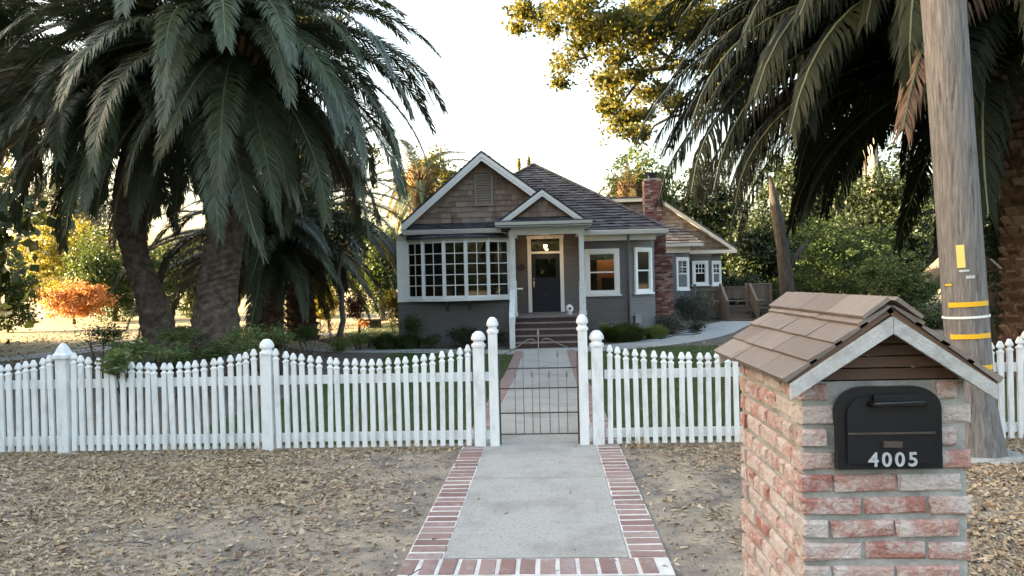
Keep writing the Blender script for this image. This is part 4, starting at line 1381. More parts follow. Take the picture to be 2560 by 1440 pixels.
for x_ in (sx_a, sx_b + .12):
    a_, b_ = Vector((x_, YK - .05, zr_ - .02)), Vector((x_, YK - 1.2, zr_ - .75))
    MB().beam(a_, b_, .10, .06).build('stair_rail', m_deck, deck)
    MB().prism([(x_ - .02, YK - .05, zr_ - .06), (x_ - .02, YK - 1.2, zr_ - .79), (x_ - .02, YK - 1.2, g_), (x_ - .02, YK - .05, g_)], (.04, 0, 0)).build('stair_panel', m_deck, deck)
    MB().box(x_ - .05, x_ + .05, YK - 1.28, YK - 1.2, g_, zr_ - .72).build('post', m_deck, deck)
# small service boxes on the wall
q = W(1594, 797, 25.3)
bxo = thing('utility_box', (q.x, 25.2, g_), 'grey utility meter box on a pipe against the angled grey wall', 'utility box')
MB().box(q.x - .09, q.x + .09, 25.08, 25.22, q.z - .13, q.z + .12).build('case', m_grey_box, bxo)
MB().box(q.x - .10, q.x + .10, 25.06, 25.23, q.z + .121, q.z + .14).build('lid', m_grey_box, bxo)
MB().tube([(q.x, 25.16, g_), (q.x, 25.16, q.z - .13)], [.035, .035], 8).build('pipe', m_siding, bxo)
q = W(1529, 815, 24.6)
sp = thing('garden_spotlight', (q.x, 24.6, g_), 'small dark garden spotlight on a stake below the square window', 'spotlight')
MB().tube([(q.x, 24.6, g_), (q.x, 24.6, q.z)], [.015, .015], 6).build('stake', m_iron, sp)
MB().tube([(q.x, 24.45, q.z - .03), (q.x, 24.66, q.z + .05)], [.09, .06], 10).build('housing', m_black, sp)
MB().tube([(q.x, 24.435, q.z - .036), (q.x, 24.449, q.z - .03)], [.075, .08], 10).build('lens', m_tin, sp)

# ------------------------------------------------------------------ white picket fences
YF = 7.95
PICK = {}
def picket_mesh(h):
    key = round(h, 2)
    if key not in PICK:
        h = key
        k = math.sqrt(2)
        prof = [(.0255 * k, .03), (.0255 * k, h - .125), (.031 * k, h - .12), (.031 * k, h - .105), (.016 * k, h - .09), (.016 * k, h - .078), (.0315 * k, h - .066), (.031 * k, h - .05), (.015 * k, h - .006), (.009 * k, h)]
        mb = MB().lathe((0, 0, 0), prof, 4, math.pi / 4)
        mb.v = [(x, y * .62, z) for x, y, z in mb.v]
        PICK[key] = mb.mesh('picket', m_white)
    return PICK[key]
def post_mb(x, y, h, w=.058, acorn=True):
    k = math.sqrt(2)
    mb = MB().box(x - w, x + w, y - w, y + w, -.05, h - .16)
    cap = [(w * 1.16, h - .165), (w * 1.16, h - .14), (w * .86, h - .125), (w * .82, h - .105), (w * 1.16, h - .09), (w * 1.14, h - .065), (w * .92, h - .03), (w * .5, h - .004), (w * .2, h)]
    if not acorn: cap = [(w * 1.35, h - .165), (w * 1.35, h - .13), (w * 1.0, h - .10), (w * .7, h - .05), (w * .35, h - .01), (w * .1, h)]
    mb.lathe((x, y, 0), [(r_ * k, z_) for r_, z_ in cap], 4, math.pi / 4) if not acorn else mb.lathe((x, y, 0), [(r_ * 1.15, z_) for r_, z_ in cap], 12, 0)
    return mb
def fx(px, py=1000):
    return W(px, py, YF).x
def fz(px, py):
    return W(px, py, YF).z
fenceL = thing('picket_fence', (fx(640), YF, 0), 'long white picket fence with scalloped top left of the garden gate', 'fence', None)
fenceR = thing('picket_fence', (fx(1900), YF, 0), 'white picket fence right of the garden gate, running behind the brick mailbox pillar', 'fence', None)
def rail(f, x0, x1, z, h=.092):
    MB().box(x0, x1, YF + .018, YF + .056, z - h / 2, z + h / 2).build('rail', m_white, f)
def section(f, x0, x1, hend, hmid, n, zr1, zr2, hend2=None):
    hend2 = hend if hend2 is None else hend2
    for i in range(n):
        u = (i + .5) / n
        x = x0 + (x1 - x0) * u
        he = hend + (hend2 - hend) * u
        h = he - (he - hmid) * math.sin(math.pi * u) ** .75
        o = place('picket', picket_mesh(h), f)
        o.location = Vector((x, YF, 0)) - ORG[f.name]
        o.rotation_euler = (RF.uniform(-.010, .010), RF.uniform(-.017, .017), RF.uniform(-.09, .09))
    rail(f, x0, x1, zr1); rail(f, x0, x1, zr2)
RF = random.Random(2)
zr1, zr2 = fz(940, 947), fz(940, 1092)
XP = [fx(-356), fx(157), fx(668), fx(1199)]
hp = [fz(157, 858), fz(157, 858), fz(668, 848), fz(1197, 828)]
hm = fz(900, 897)
for i in range(3):
    section(fenceL, XP[i] + .075, XP[i + 1] - .075, fz(700, 868) - (.02 if i == 0 else 0), hm - (.02 if i == 0 else 0), 23, zr1, zr2, fz(1180, 858) if i == 2 else None)
for i, x_ in enumerate(XP):
    post_mb(x_, YF + .03, hp[i], acorn=(i != 1)).build('post', m_white, fenceL)
xg1, xg2 = fx(1235), fx(1460)
hg = fz(1229, 793)
post_mb(xg1, YF + .03, hg, .047).build('gate_post', m_white, fenceL)
rail(fenceL, XP[3] + .06, xg1 - .05, zr1); rail(fenceL, XP[3] + .06, xg1 - .05, zr2)
XR = [fx(1495), fx(1495) + 2.2, fx(1495) + 4.4, fx(1495) + 6.6]
hr_ = [fz(1492, 826), fz(1492, 840), fz(1492, 845), fz(1492, 845)]
for i in range(3):
    section(fenceR, XR[i] + .075, XR[i + 1] - .075, fz(1530, 858), hm, 22, zr1, zr2)
for i, x_ in enumerate(XR):
    post_mb(x_, YF + .03, hr_[i]).build('post', m_white, fenceR)
post_mb(xg2, YF + .03, fz(1457, 786), .047).build('gate_post', m_white, fenceR)
rail(fenceR, xg2 + .05, XR[0] - .06, zr1); rail(fenceR, xg2 + .05, XR[0] - .06, zr2)
# wrought iron gate
gate = thing('garden_gate', ((xg1 + xg2) / 2, YF, 0), 'thin wrought iron garden gate with scrolled top between two white posts', 'gate')
ga, gb = xg1 + .06, xg2 - .06
yg = YF + .03
for py_ in (921, 971, 1033, 1086):
    z_ = fz(1350, py_)
    MB().tube([(ga, yg, z_), (gb, yg, z_)], [.0075, .0075], 6).build('bar', m_iron, gate)
MB().tube([(ga, yg, .03), (ga, yg, fz(1262, 885))], [.009, .009], 6).build('stile', m_iron, gate)
MB().tube([(gb, yg, .03), (gb, yg, fz(1440, 878))], [.009, .009], 6).build('stile', m_iron, gate)
zlo = fz(1350, 1086)
bars = [(1288, 937), (1309, 888), (1331, 937), (1349, 832), (1374, 937), (1396, 886), (1418, 937)]
for p_, t_ in bars:
    x_ = fx(p_); zt = fz(p_, t_)
    mb = MB().tube([(x_, yg, zlo), (x_, yg, zt)], [.0048, .0048], 6)
    mb.lathe((x_, yg, zt), [(.006, -.03), (.014, -.015), (.011, .01), (.001, .05)], 6)
    mb.build('baluster', m_iron2, gate)
def scroll(pts_px, name='scroll'):
    MB().tube([(fx(a_), yg, fz(a_, b_)) for a_, b_ in pts_px], [.004] * len(pts_px), 6).build(name, m_iron2, gate)
scroll([(1262, 885), (1280, 876), (1300, 865), (1318, 852), (1330, 848), (1340, 851), (1341, 858), (1334, 860), (1330, 856)])
scroll([(1440, 878), (1420, 868), (1400, 860), (1382, 850), (1370, 846), (1360, 850), (1359, 857), (1366, 859), (1370, 855)])

# ------------------------------------------------------------------ brick mailbox pillar
MY0, MY1 = 2.60, 3.42
mx0, mx1 = W(2003, 1150, MY0).x, W(2428, 1150, MY0).x
zea = W(2215, 950, MY0).z
pil = thing('mailbox_pillar', ((mx0 + mx1) / 2, (MY0 + MY1) / 2, 0), 'brick mailbox pillar with a gabled shingle roof and black letter box', 'mailbox')
MB().box(mx0 + .012, mx1 - .012, MY0 + .012, MY1 - .012, -.05, zea - .004).build('mortar', m_mortar, pil)
bm_cache = {}
def bmesh_for(l, seed):
    key = (round(l, 3), seed)
    if key not in bm_cache:
        r_ = random.Random(hash(key) & 0xffff)
        lx, ly, lz = l, .09, .058
        v = []
        for z in (-1, 1):
            for y in (-1, 1):
                for x in (-1, 1):
                    v.append((x * lx / 2, y * ly / 2, z * lz / 2))
        # slightly rounded: two-step box, edges pulled in
        b = .007
        vs_, fs = [], []
        ring = []
        for d_, e_ in ((-ly / 2, b), (-ly / 2 + b, 0), (ly / 2, 0)):
            for sx, sz in ((-1, -1), (1, -1), (1, 1), (-1, 1)):
                vs_.append((sx * (lx / 2 - e_) + r_.uniform(-.006, .006), d_ + r_.uniform(-.003, .003), sz * (lz / 2 - e_) + r_.uniform(-.004, .004)))
        fs.append((0, 1, 2, 3))
        for k in (0, 4):
            for i in range(4):
                fs.append((k + i, k + 4 + i, k + 4 + (i + 1) % 4, k + (i + 1) % 4))
        fs.append((11, 10, 9, 8))
        bm_cache[key] = MB().add(vs_, fs).mesh('brick', m_brick)
    return bm_cache[key]
course = .0755
ncs = int(round(zea / course)); course = zea / ncs
hole = (W(2085, 1060, MY0).x, W(2345, 1060, MY0).x, W(2215, 1168, MY0).z, W(2215, 962, MY0).z)
rb = random.Random(9)
def wall_bricks(axis, a, b, fixed, rot, hole=None):
    Lw = b - a
    for j in range(ncs):
        zc = (j + .5) * course
        s = a - (.1 if j % 2 else 0) - rb.uniform(0, .012)
        while s < b:
            u0_, u1_ = max(a, s), min(b, s + .20)
            s += .212
            segs = [(u0_, u1_)]
            if hole and zc + course * .4 > hole[2] and zc - course * .4 < hole[3]:
                segs = [q_ for q_ in ((u0_, min(u1_, hole[0])), (max(u0_, hole[1]), u1_))]
            for q0, q1 in segs:
                if q1 - q0 < .035: continue
                o = place('brick', bmesh_for(round(q1 - q0, 2), rb.randrange(3)), pil)
                pr_ = rb.uniform(-.003, .005)
                c_ = (q0 + q1) / 2
                if axis == 'x': p_ = Vector((c_, fixed + (.045 - pr_) * (1 if rot == 0 else -1), zc))
                else: p_ = Vector((fixed + (.045 - pr_) * (1 if rot < 0 else -1), c_, zc))
                o.location = p_ - ORG[pil.name]
                o.rotation_euler = (rb.uniform(-.012, .012), rb.uniform(-.008, .008), rot + rb.uniform(-.012, .012))
wall_bricks('x', mx0, mx1, MY0, 0, hole)
wall_bricks('y', MY0 + .095, MY1 - .095, mx0, -math.pi / 2)
wall_bricks('y', MY0 + .095, MY1 - .095, mx1, math.pi / 2)
wall_bricks('x', mx0, mx1, MY1, math.pi)
# roof of the pillar
RY0, RY1 = MY0 - .09, MY1 + .08
rpk = W(2226, 782, RY0); rl = W(1972, 950, RY0); rr3 = W(2484, 950, RY0)
ridge_z = rpk.z + .02
def slope_pts(side, u, y, lift=0):
    e = rl if side < 0 else rr3
    p = Vector((rpk.x + (e.x - rpk.x) * u, y, ridge_z + (e.z - ridge_z) * u))
    n_ = Vector((-(e.z - ridge_z), 0, (e.x - rpk.x))) * (1 if side > 0 else -1)
    n_.normalize()
    return p + n_ * lift
for side in (-1, 1):
    q = [slope_pts(side, 0, RY0), slope_pts(side, 1, RY0), slope_pts(side, 1, RY0, -.02), slope_pts(side, 0, RY0, -.02)]
    MB().prism(q, (0, RY1 - RY0, 0)).build('roof_board', m_gplank, pil)
    rows = 4
    for j in range(rows):
        ua, ub = 1.04 - j / rows, max(.01, 1.04 - (j + 1.25) / rows)
        y = RY0 - .015
        while y < RY1:
            w = rb.uniform(.26, .45)
            y2 = min(RY1 + .01, y + w)
            if RY1 - y2 < .08: y2 = RY1 + .01
            jj = rb.uniform(-.01, .01)
            t0_ = rb.uniform(.018, .024)
            a_, b_ = y + .003, y2 - .003
            P_ = [slope_pts(side, ua + jj, a_, t0_), slope_pts(side, ua + jj, b_, t0_), slope_pts(side, ub, b_, .008), slope_pts(side, ub, a_, .008),
                  slope_pts(side, ua + jj, a_, .001), slope_pts(side, ua + jj, b_, .001), slope_pts(side, ub, b_, .001), slope_pts(side, ub, a_, .001)]
            MB().add(P_, [(0, 1, 2, 3), (0, 4, 5, 1), (0, 3, 7, 4), (1, 5, 6, 2), (3, 2, 6, 7)]).build('shingle', m_shake, pil)
            y = y2
yy_ = RY0 - .02
while yy_ < RY1:
    y2 = min(RY1 + .02, yy_ + .31)
    for side in (-1, 1):
        P_ = [slope_pts(side, .24, yy_, .034), slope_pts(side, .24, y2, .036), slope_pts(side, -.015, y2, .036), slope_pts(side, -.015, yy_, .036)]
        P2 = [slope_pts(side, .24, yy_, .022), slope_pts(side, .24, y2, .022), slope_pts(side, -.015, y2, .022), slope_pts(side, -.015, yy_, .022)]
        MB().hexa(P2 + P_).build('ridge_cap', m_shake, pil)
    yy_ = y2 + .003
for side in (-1, 1):
    e = rl if side < 0 else rr3
    a_, b_ = Vector((rpk.x + side * .001, RY0 - .022, rpk.z - .012)), Vector((e.x, RY0 - .022, e.z - .012))
    dz = Vector((0, 0, -.054))
    MB().prism([a_, b_, b_ + dz * .9, a_ + dz], (0, .02, 0)).build('bargeboard', m_barge, pil)
    MB().prism([a_ + Vector((0, RY1 - RY0 + .03, 0)), b_ + Vector((0, RY1 - RY0 + .03, 0)), b_ + dz * .9 + Vector((0, RY1 - RY0 + .03, 0)), a_ + dz + Vector((0, RY1 - RY0 + .03, 0))], (0, .02, 0)).build('bargeboard', m_barge, pil)
gs = (rpk.z - rl.z) / (rpk.x - rl.x)
npl = 5
for yface, dirn in ((MY0 + .01, 1), (MY1 - .03, 1)):
    for j in range(npl):
        za = zea + .002 + (rpk.z - .03 - zea) * j / npl; zb2 = zea + (rpk.z - .03 - zea) * (j + 1) / npl - .004
        ha, hb = (rpk.z - .015 - za) / gs, (rpk.z - .015 - zb2) / gs
        ha = min(ha, rpk.x - rl.x - .02)
        MB().prism([(rpk.x - ha, yface + .004 * (j % 2), za), (rpk.x + ha, yface + .004 * (j % 2), za), (rpk.x + hb, yface + .012, zb2), (rpk.x - hb, yface + .012, zb2)], (0, .02, 0)).build('gable_board', m_gplank, pil)
# letter box
lcx = W(2213, 1060, MY0).x
lw = (W(2338, 1060, MY0).x - W(2090, 1060, MY0).x) / 2
lz0, lz1 = W(2213, 1163, MY0).z, W(2213, 968, MY0).z
def arch(w, z0, z1, rad_frac=1.0, n=12):
    """flat-bottomed box outline with well rounded shoulders"""
    r_ = w * .55
    pts = [(-w, z0), (w, z0)]
    for k in range(n + 1):
        a_ = math.pi / 2 * k / n
        pts.append((w - r_ + r_ * math.cos(a_), z1 - r_ * .8 + r_ * .8 * math.sin(a_)))
    for k in range(n + 1):
        a_ = math.pi / 2 + math.pi / 2 * k / n
        pts.append((-w + r_ + r_ * math.cos(a_), z1 - r_ * .8 + r_ * .8 * math.sin(a_)))
    return pts
lb = MB().prism([(lcx + a_, MY0 - .005, b_) for a_, b_ in arch(lw, lz0, lz1)], (0, .5, 0)).build('letter_box', m_black, pil)
dz_ = .006
MB().prism([(lcx + a_, MY0 - .03, b_) for a_, b_ in arch(lw + .008, lz0 - dz_, lz1 + dz_)], (0, .024, 0)).build('rim', m_black, lb)
MB().prism([(lcx + a_, MY0 - .043, b_) for a_, b_ in arch(lw - .022, lz0 + .016, lz1 - .02)], (0, .0125, 0)).build('box_door', m_black, lb)
zs = W(2213, 1076, MY0).z
MB().box(lcx - lw * .86, lcx + lw * .86, MY0 - .050, MY0 - .0435, zs - .003, zs + .003).build('seam', m_iron, lb)
zh = W(2235, 1005, MY0).z
mb = MB()
hw = .075
mb.tube([(lcx - hw * 1.2 + .02, MY0 - .045, zh), (lcx - hw + .02, MY0 - .075, zh + .006), (lcx + hw + .02, MY0 - .075, zh + .006), (lcx + hw * 1.2 + .02, MY0 - .045, zh)], [.009] * 4, 8)
mb.box(lcx - .06, lcx + .10, MY0 - .062, MY0 - .044, zh + .012, zh + .034)
mb.build('pull_handle', m_black, lb)
zc_ = W(2213, 1103, MY0).z
MB().box(lcx - .028, lcx + .03, MY0 - .058, MY0 - .0435, zc_ - .009, zc_ + .010).build('catch', m_iron, lb)
# house number 4005
zn0, zn1 = W(2220, 1157, MY0).z, W(2220, 1123, MY0).z
cur = bpy.data.curves.new('house_number', 'FONT')
cur.body = '4005'
cur.size = (zn1 - zn0) * 1.42
cur.extrude = .002
cur.align_x = 'CENTER'
cur.space_character = 1.3
cur.offset = .0012
cur.materials.append(m_digit)
tx = place('house_number', cur, lb)
tx.location = Vector((W(2218, 1150, MY0).x, MY0 - .046, zn0)) - ORG[lb.name]
tx.rotation_euler = (math.pi / 2, 0, 0)

# ------------------------------------------------------------------ utility pole
YPO = 7.35
pb0 = PG(2440, 1138); YPO = pb0.y
pbx = pb0
ptx = W(2357, 0, YPO)
axis = (ptx - pbx).normalized()
pole = thing('utility_pole', pbx, 'leaning grey wooden utility pole with yellow reflective bands behind the mailbox pillar', 'utility pole')
def pp(h): return pbx + axis * h
k_ = mpp(2425, 750, YPO)
rr_p = 101 * k_ / 2
def prad(h): return rr_p * (1.36 - .36 * min(1, h / .55)) * (1 - .012 * h) if h < .55 else rr_p * (1.0 - .008 * (h - 1.0))
hs = [-.2, 0, .08, .2, .35, .55, .9, 1.5, 2.2, 3, 4, 5, 7, 9.5]
rp_ = random.Random(3)
MB().tube([pp(h) for h in hs], [prad(max(0, h)) for h in hs], 28, lump=.03, rng=rp_).build('pole_shaft', m_pole, pole)
tocam = (CAM - pp(1.2)); tocam.z = 0; tocam.normalize()
e2 = axis.cross(tocam).normalized(); e1 = e2.cross(axis).normalized()
def band(h0, h1, a0, a1, off, name, mt, n=14):
    vs_, fs = [], []
    for k in range(n + 1):
        a_ = a0 + (a1 - a0) * k / n
        for h, o_ in ((h0, off), (h1, off), (h1, .0), (h0, .0)):
            r_ = prad(h) * 1.012 + o_
            vs_.append(pp(h) + (e1 * math.cos(a_) + e2 * math.sin(a_)) * r_)
    for k in range(n):
        for j in range(4):
            j2 = (j + 1) % 4
            fs.append((4 * k + j, 4 * k + j2, 4 * (k + 1) + j2, 4 * (k + 1) + j))
    fs += [(0, 3, 2, 1), (4 * n, 4 * n + 1, 4 * n + 2, 4 * n + 3)]
    return MB().add(vs_, fs, False).build(name, mt, pole)
def hgt(px, py):
    return (W(px, py, YPO) - pbx).dot(axis)
sgn = 1 if e2.dot(rt) > 0 else -1
for py_ in (757, 836, 914):
    h = hgt(2432, py_)
    band(h - .022, h + .022, -.75 * sgn, 1.2 * sgn, .006, 'reflector_band', m_yellow)
h = hgt(2425, 790)
band(h - .010, h + .012, -math.pi, math.pi, .007, 'cable_tie', m_white, 30)
h0_, h1_ = hgt(2410, 668), hgt(2410, 612)
tagp = band(h0_, h1_, -.20 * sgn, .14 * sgn, .006, 'number_tag', m_ytag, 4)
h = hgt(2425, 674); band(h - .012, h + .008, -.14 * sgn, .28 * sgn, .007, 'metal_tag', m_tin, 4)
h = hgt(2440, 689); band(h - .016, h + .012, .12 * sgn, .5 * sgn, .007, 'metal_tag', m_tin, 4)
h = hgt(2385, 710); band(h - .010, h + .008, -.85 * sgn, -.5 * sgn, .006, 'reflector_scrap', m_yellow, 3)
# concrete pad at the foot
mb = MB(); mb.lathe((pbx.x, pbx.y, 0), [(.42, -.05), (.40, .018), (.30, .03)], 18)
o = mb.build('pole_footing', m_mortar, pole)

# ------------------------------------------------------------------ palms
LIB_A = fronds_for('a', m_frond, 5.0, 150, .66, .036, 0, pw0=.9, hg=.35)
LIB_B = fronds_for('b', m_frond2, 5.0, 150, .66, .036, 100, pw0=.9, hg=.35)
LIB_D = fronds_for('d', m_frond_shaded, 6.4, 170, .78, .036, 200, spec=SPEC_D, pw0=1.5, hg=.9, ve=-.15)
LIB_X = fronds_for('x', m_frond_dead, 5.0, 90, .6, .03, 300, hg=.9)
LIB_XD = fronds_for('xd', m_frond_dead, 6.2, 120, .7, .03, 350, spec=SPEC_D, pw0=1.5, hg=1.2, ve=-.3)
LIB_Y = fronds_for('y', m_frond_sunlit, 4.0, 60, .5, .05, 400)
MIX = LIB_A + LIB_B
def pth(pts, Y):
    return [tuple(W(a_, b_, Y)) for a_, b_ in pts]
def palm_path(pts, Y):
    p = pth(pts, Y)
    b = p[0]
    p[0] = (b[0], b[1], G(b[1]) - .1)
    return p
palm('palm_tree', 'date palm with leaning dark trunk left of the thick trunked palm', palm_path([(415, 880), (385, 770), (340, 640), (325, 520), (345, 380), (365, 255)], 18.8),
     [.46, .38, .31, .42, .40, .40], MIX, 110, .97, 41, m_ptrunk, emax=7.3, dead=.05, deadlib=LIB_X, group=None, amp=.14)
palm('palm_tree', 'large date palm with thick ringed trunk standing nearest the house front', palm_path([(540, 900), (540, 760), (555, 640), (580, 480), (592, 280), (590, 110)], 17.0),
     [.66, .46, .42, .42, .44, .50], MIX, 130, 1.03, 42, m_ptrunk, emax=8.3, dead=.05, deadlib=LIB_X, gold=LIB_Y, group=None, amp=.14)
palm('palm_tree', 'short date palm with stubby scaly trunk behind the thick trunked palm', palm_path([(672, 850), (670, 760), (662, 690), (655, 610)], 24.0),
     [.48, .45, .42, .45], MIX, 60, .92, 43, m_ptrunk_warm, emax=7.0, amp=.14, nr=36)
palm('palm_tree', 'short date palm with scaly trunk beside the yellow lit shrub', palm_path([(758, 840), (750, 750), (745, 660), (745, 560)], 27.0),
     [.55, .48, .45, .45], MIX, 50, .95, 44, m_ptrunk_warm, emax=7.2, amp=.14, nr=36)
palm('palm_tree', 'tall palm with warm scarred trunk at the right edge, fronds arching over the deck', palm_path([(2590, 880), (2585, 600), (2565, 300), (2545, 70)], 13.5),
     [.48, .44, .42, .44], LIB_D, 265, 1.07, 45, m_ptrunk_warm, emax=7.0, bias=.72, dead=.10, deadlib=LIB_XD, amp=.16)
palm('palm_tree', 'palm at the left edge whose crown hangs in from outside', palm_path([(-70, 860), (-60, 600), (-30, 330), (10, 150)], 23.0),
     [.5, .45, .42, .45], MIX, 90, 1.0, 48, m_ptrunk, dead=.12, deadlib=LIB_X)
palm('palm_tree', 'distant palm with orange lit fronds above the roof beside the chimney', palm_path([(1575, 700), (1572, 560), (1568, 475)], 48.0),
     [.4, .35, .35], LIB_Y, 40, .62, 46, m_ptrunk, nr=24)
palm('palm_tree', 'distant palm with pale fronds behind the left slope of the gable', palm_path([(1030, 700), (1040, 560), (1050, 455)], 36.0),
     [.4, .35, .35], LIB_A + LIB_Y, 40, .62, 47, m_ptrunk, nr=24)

# ------------------------------------------------------------------ trees
# oak hanging in from the top right
def oakl(px, py, r, Y):
    c = W(px, py, Y); k = mpp(px, py, Y)
    return (c.x, c.y, c.z, r * k, r * k * 1.0, r * k * .8)
rO = random.Random(12)
OK = [(1302, 25, 34), (1292, 75, 22), (1365, 35, 40), (1372, 75, 26), (1440, 20, 60), (1470, 65, 42), (1392, 150, 30), (1430, 150, 38), (1450, 110, 30), (1400, 205, 20), (1395, 185, 24), (1505, 80, 55), (1560, 60, 62), (1620, 30, 70),
      (1545, 140, 42), (1605, 110, 50), (1660, 70, 60), (1700, 20, 60), (1510, 200, 30), (1540, 200, 40), (1590, 190, 38), (1515, 262, 32), (1560, 295, 40), (1540, 235, 35), (1592, 335, 32), (1610, 290, 28), (1650, 235, 36), (1690, 262, 34), (1620, 235, 30),
      (1650, 160, 38), (1700, 140, 42), (1730, 90, 44), (1760, 40, 60), (1840, 60, 70), (1900, 140, 70), (1790, 150, 50), (1820, 230, 60), (1760, 240, 40), (1960, 60, 80)]
ells = [oakl(a_, b_, r_ * 1.0, 30 + rO.uniform(-2.2, 2.2)) for a_, b_, r_ in OK]
ob = PG(2385, 812)
oak = thing('oak_tree', (ob.x, 33.0, g_), 'big oak with gold lit leaves hanging over the house from the right', 'tree')
mb = MB()
rn = np.random.default_rng(5)
Yo = 31.0
def opt(l, Y0, Y1): return [W(a_, b_, Y0 + (Y1 - Y0) * i / (len(l) - 1)) for i, (a_, b_) in enumerate(l)]
tb = Vector((ob.x, 33, g_ - .2))
tpts = [tb] + opt([(2390, 640), (2385, 480), (2370, 330), (2330, 180)], 33, 31.5)
mb.tube(tpts, [.55, .45, .42, .4, .34], 10, lump=.12, rng=rO)
for l, r_ in (([(2330, 180), (2200, 150), (2050, 140), (1900, 220), (1800, 170), (1700, 165), (1620, 175), (1560, 190), (1500, 205)], .2), ([(2330, 180), (2200, 150), (2050, 140), (1900, 220), (1820, 270), (1740, 285), (1680, 290), (1635, 315), (1615, 345)], .17), ([(2330, 180), (2200, 150), (2050, 140), (1900, 220), (1850, 110), (1760, 70), (1640, 60), (1520, 40), (1400, 25)], .24),
              ([(1640, 60), (1580, 110), (1500, 130), (1440, 150), (1400, 165)], .09), ([(1700, 165), (1640, 120), (1580, 90), (1530, 75)], .1), ([(1620, 175), (1575, 230), (1545, 270), (1530, 300)], .08), ([(1900, 220), (1920, 90), (1900, -60)], .3), ([(1520, 40), (1440, 60), (1370, 50), (1310, 30)], .07), ([(1680, 290), (1655, 250), (1640, 210)], .06)):
    p_ = opt(l, 31.5, 30)
    mb.tube(p_, [r_ * (1 - .78 * i / (len(p_) - 1)) for i in range(len(p_))], 7, lump=.2, rng=rO)
mb.build('trunk', m_bark, oak)
C = cloud(ells, 34000, rn, per=70, clump=.33, shell=.2) - np.array(oak.location)
place('crown', quads_mesh('crown', leaf_quads(C, np.full(len(C), .17), rn, .6), m_oak), oak)

BT = 'trees behind the house'
# left background
ptree('tree', 'dark green tree at the left edge behind the dry grass', 'tree', (-160, 610, 110, 840), 36, 14000, .17, m_midleaf, 51, tr=.2)
ptree('tree', 'yellow leaved tree catching the sun above the orange maple', 'tree', (20, 520, 330, 800), 56, 14000, .22, m_yelleaf, 52, tr=.22)
ptree('tree', 'soft green tree between the orange maple and the leaning palm', 'tree', (150, 570, 420, 830), 47, 20000, .17, m_midleaf, 53, tr=.2, nl=11)
ptree('maple_tree', 'small orange leaved maple on the far side of the dry grass', 'tree', (80, 690, 285, 812), 44, 9000, .15, m_orgleaf, 54, tr=.1, nl=9)
ptree('tree', 'bushy green tree seen between the two big palm trunks', 'tree', (360, 560, 620, 830), 50, 16000, .2, m_midleaf, 55, tr=.2)
ptree('tree', 'tall grey green tree behind the leaning palm crown', 'tree', (-60, 380, 420, 680), 62, 16000, .26, m_greyleaf, 56, tr=.3, nl=9)
ptree('tree', 'tall dark tree at far left above the yellow tree', 'tree', (-220, 60, 160, 560), 50, 11000, .26, m_oak, 57, tr=.35, nl=9)
ptree('tree', 'dense green tree behind the short palms left of the house', 'tree', (560, 540, 900, 830), 46, 24000, .19, m_dkleaf, 58, tr=.25, nl=11)
ptree('tree', 'tall loose tree behind the palm crowns, its top gold in the sun', 'tree', (620, 300, 1000, 640), 54, 10000, .24, m_oak, 59, tr=.3, nl=9)
ptree('tree', 'green tree against the left corner of the house', 'tree', (860, 540, 1050, 815), 40, 14000, .17, m_midleaf, 60, tr=.18)
ptree('tree', 'airy tree rising behind the left slope of the gable', 'tree', (985, 345, 1165, 620), 44, 5200, .22, m_oak, 61, tr=.25, nl=9, clump=.3)
ptree('tree', 'tall tree with gold leaves behind the big palm crowns', 'tree', (560, -160, 900, 260), 44, 7000, .24, m_oak, 77, tr=.35, nl=9)
# narrow conifer tips behind the ridge
for q_, (p_, t_, sd_, lab) in enumerate(((1297, 397, 1, 'left one of two slender yellow lit conifer tips above the ridge'), (1322, 393, 2, 'right one of two slender yellow lit conifer tips above the ridge'))):
    Yc = 55
    c = W(p_, t_, Yc)
    rn2 = np.random.default_rng(sd_)
    t = thing('conifer_tree', (c.x, Yc, g_), lab, 'tree', 'conifers behind the ridge')
    MB().tube([(c.x, Yc, g_), (c.x, Yc, c.z)], [.2, .02], 7).build('trunk', m_bark, t)
    n_ = 2600
    hh = rn2.random(n_) ** .8
    rad = 1.25 * (1 - hh) ** .9 * np.sqrt(rn2.random(n_)) * (0.65 + .35 * np.sin(hh * 60))
    an = rn2.uniform(0, 6.28, n_)
    C = np.stack([np.cos(an) * rad, np.sin(an) * rad, 1.5 + hh * (c.z - g_ - 1.5)], 1)
    place('crown', quads_mesh('crown', leaf_quads(C, np.full(n_, .26), rn2, .4), m_yelleaf), t)
# behind the roof on the right
ptree('tree', 'light green tree behind the chimney with sunlit yellow patches', 'tree', (1470, 375, 1730, 660), 50, 20000, .24, m_paleleaf, 62, tr=.25, nl=10)
ptree('tree', 'fresh green tree right of the rear gable', 'tree', (1650, 380, 1910, 800), 48, 30000, .22, m_dkleaf, 63, tr=.25, nl=10)  # darker leaf material paints shade onto this background tree
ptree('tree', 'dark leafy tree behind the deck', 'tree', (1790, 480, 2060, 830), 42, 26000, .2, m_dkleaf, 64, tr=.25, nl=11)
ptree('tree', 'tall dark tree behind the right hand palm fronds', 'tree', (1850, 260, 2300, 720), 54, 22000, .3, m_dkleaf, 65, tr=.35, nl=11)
ptree('tree', 'dense green tree left of the utility pole', 'tree', (2040, 380, 2420, 780), 45, 26000, .22, m_dkleaf, 66, tr=.3, nl=11)  # shade over this tree is put into its darker leaf colour
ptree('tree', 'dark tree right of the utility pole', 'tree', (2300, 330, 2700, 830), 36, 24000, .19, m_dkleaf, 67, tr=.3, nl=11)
shrub('large_shrub', 'layered olive green shrub right of the grey trunk', 2110, 640, 290, 260, 36, 16000, .13, m_midleaf, 68, flat=.5, per=60)
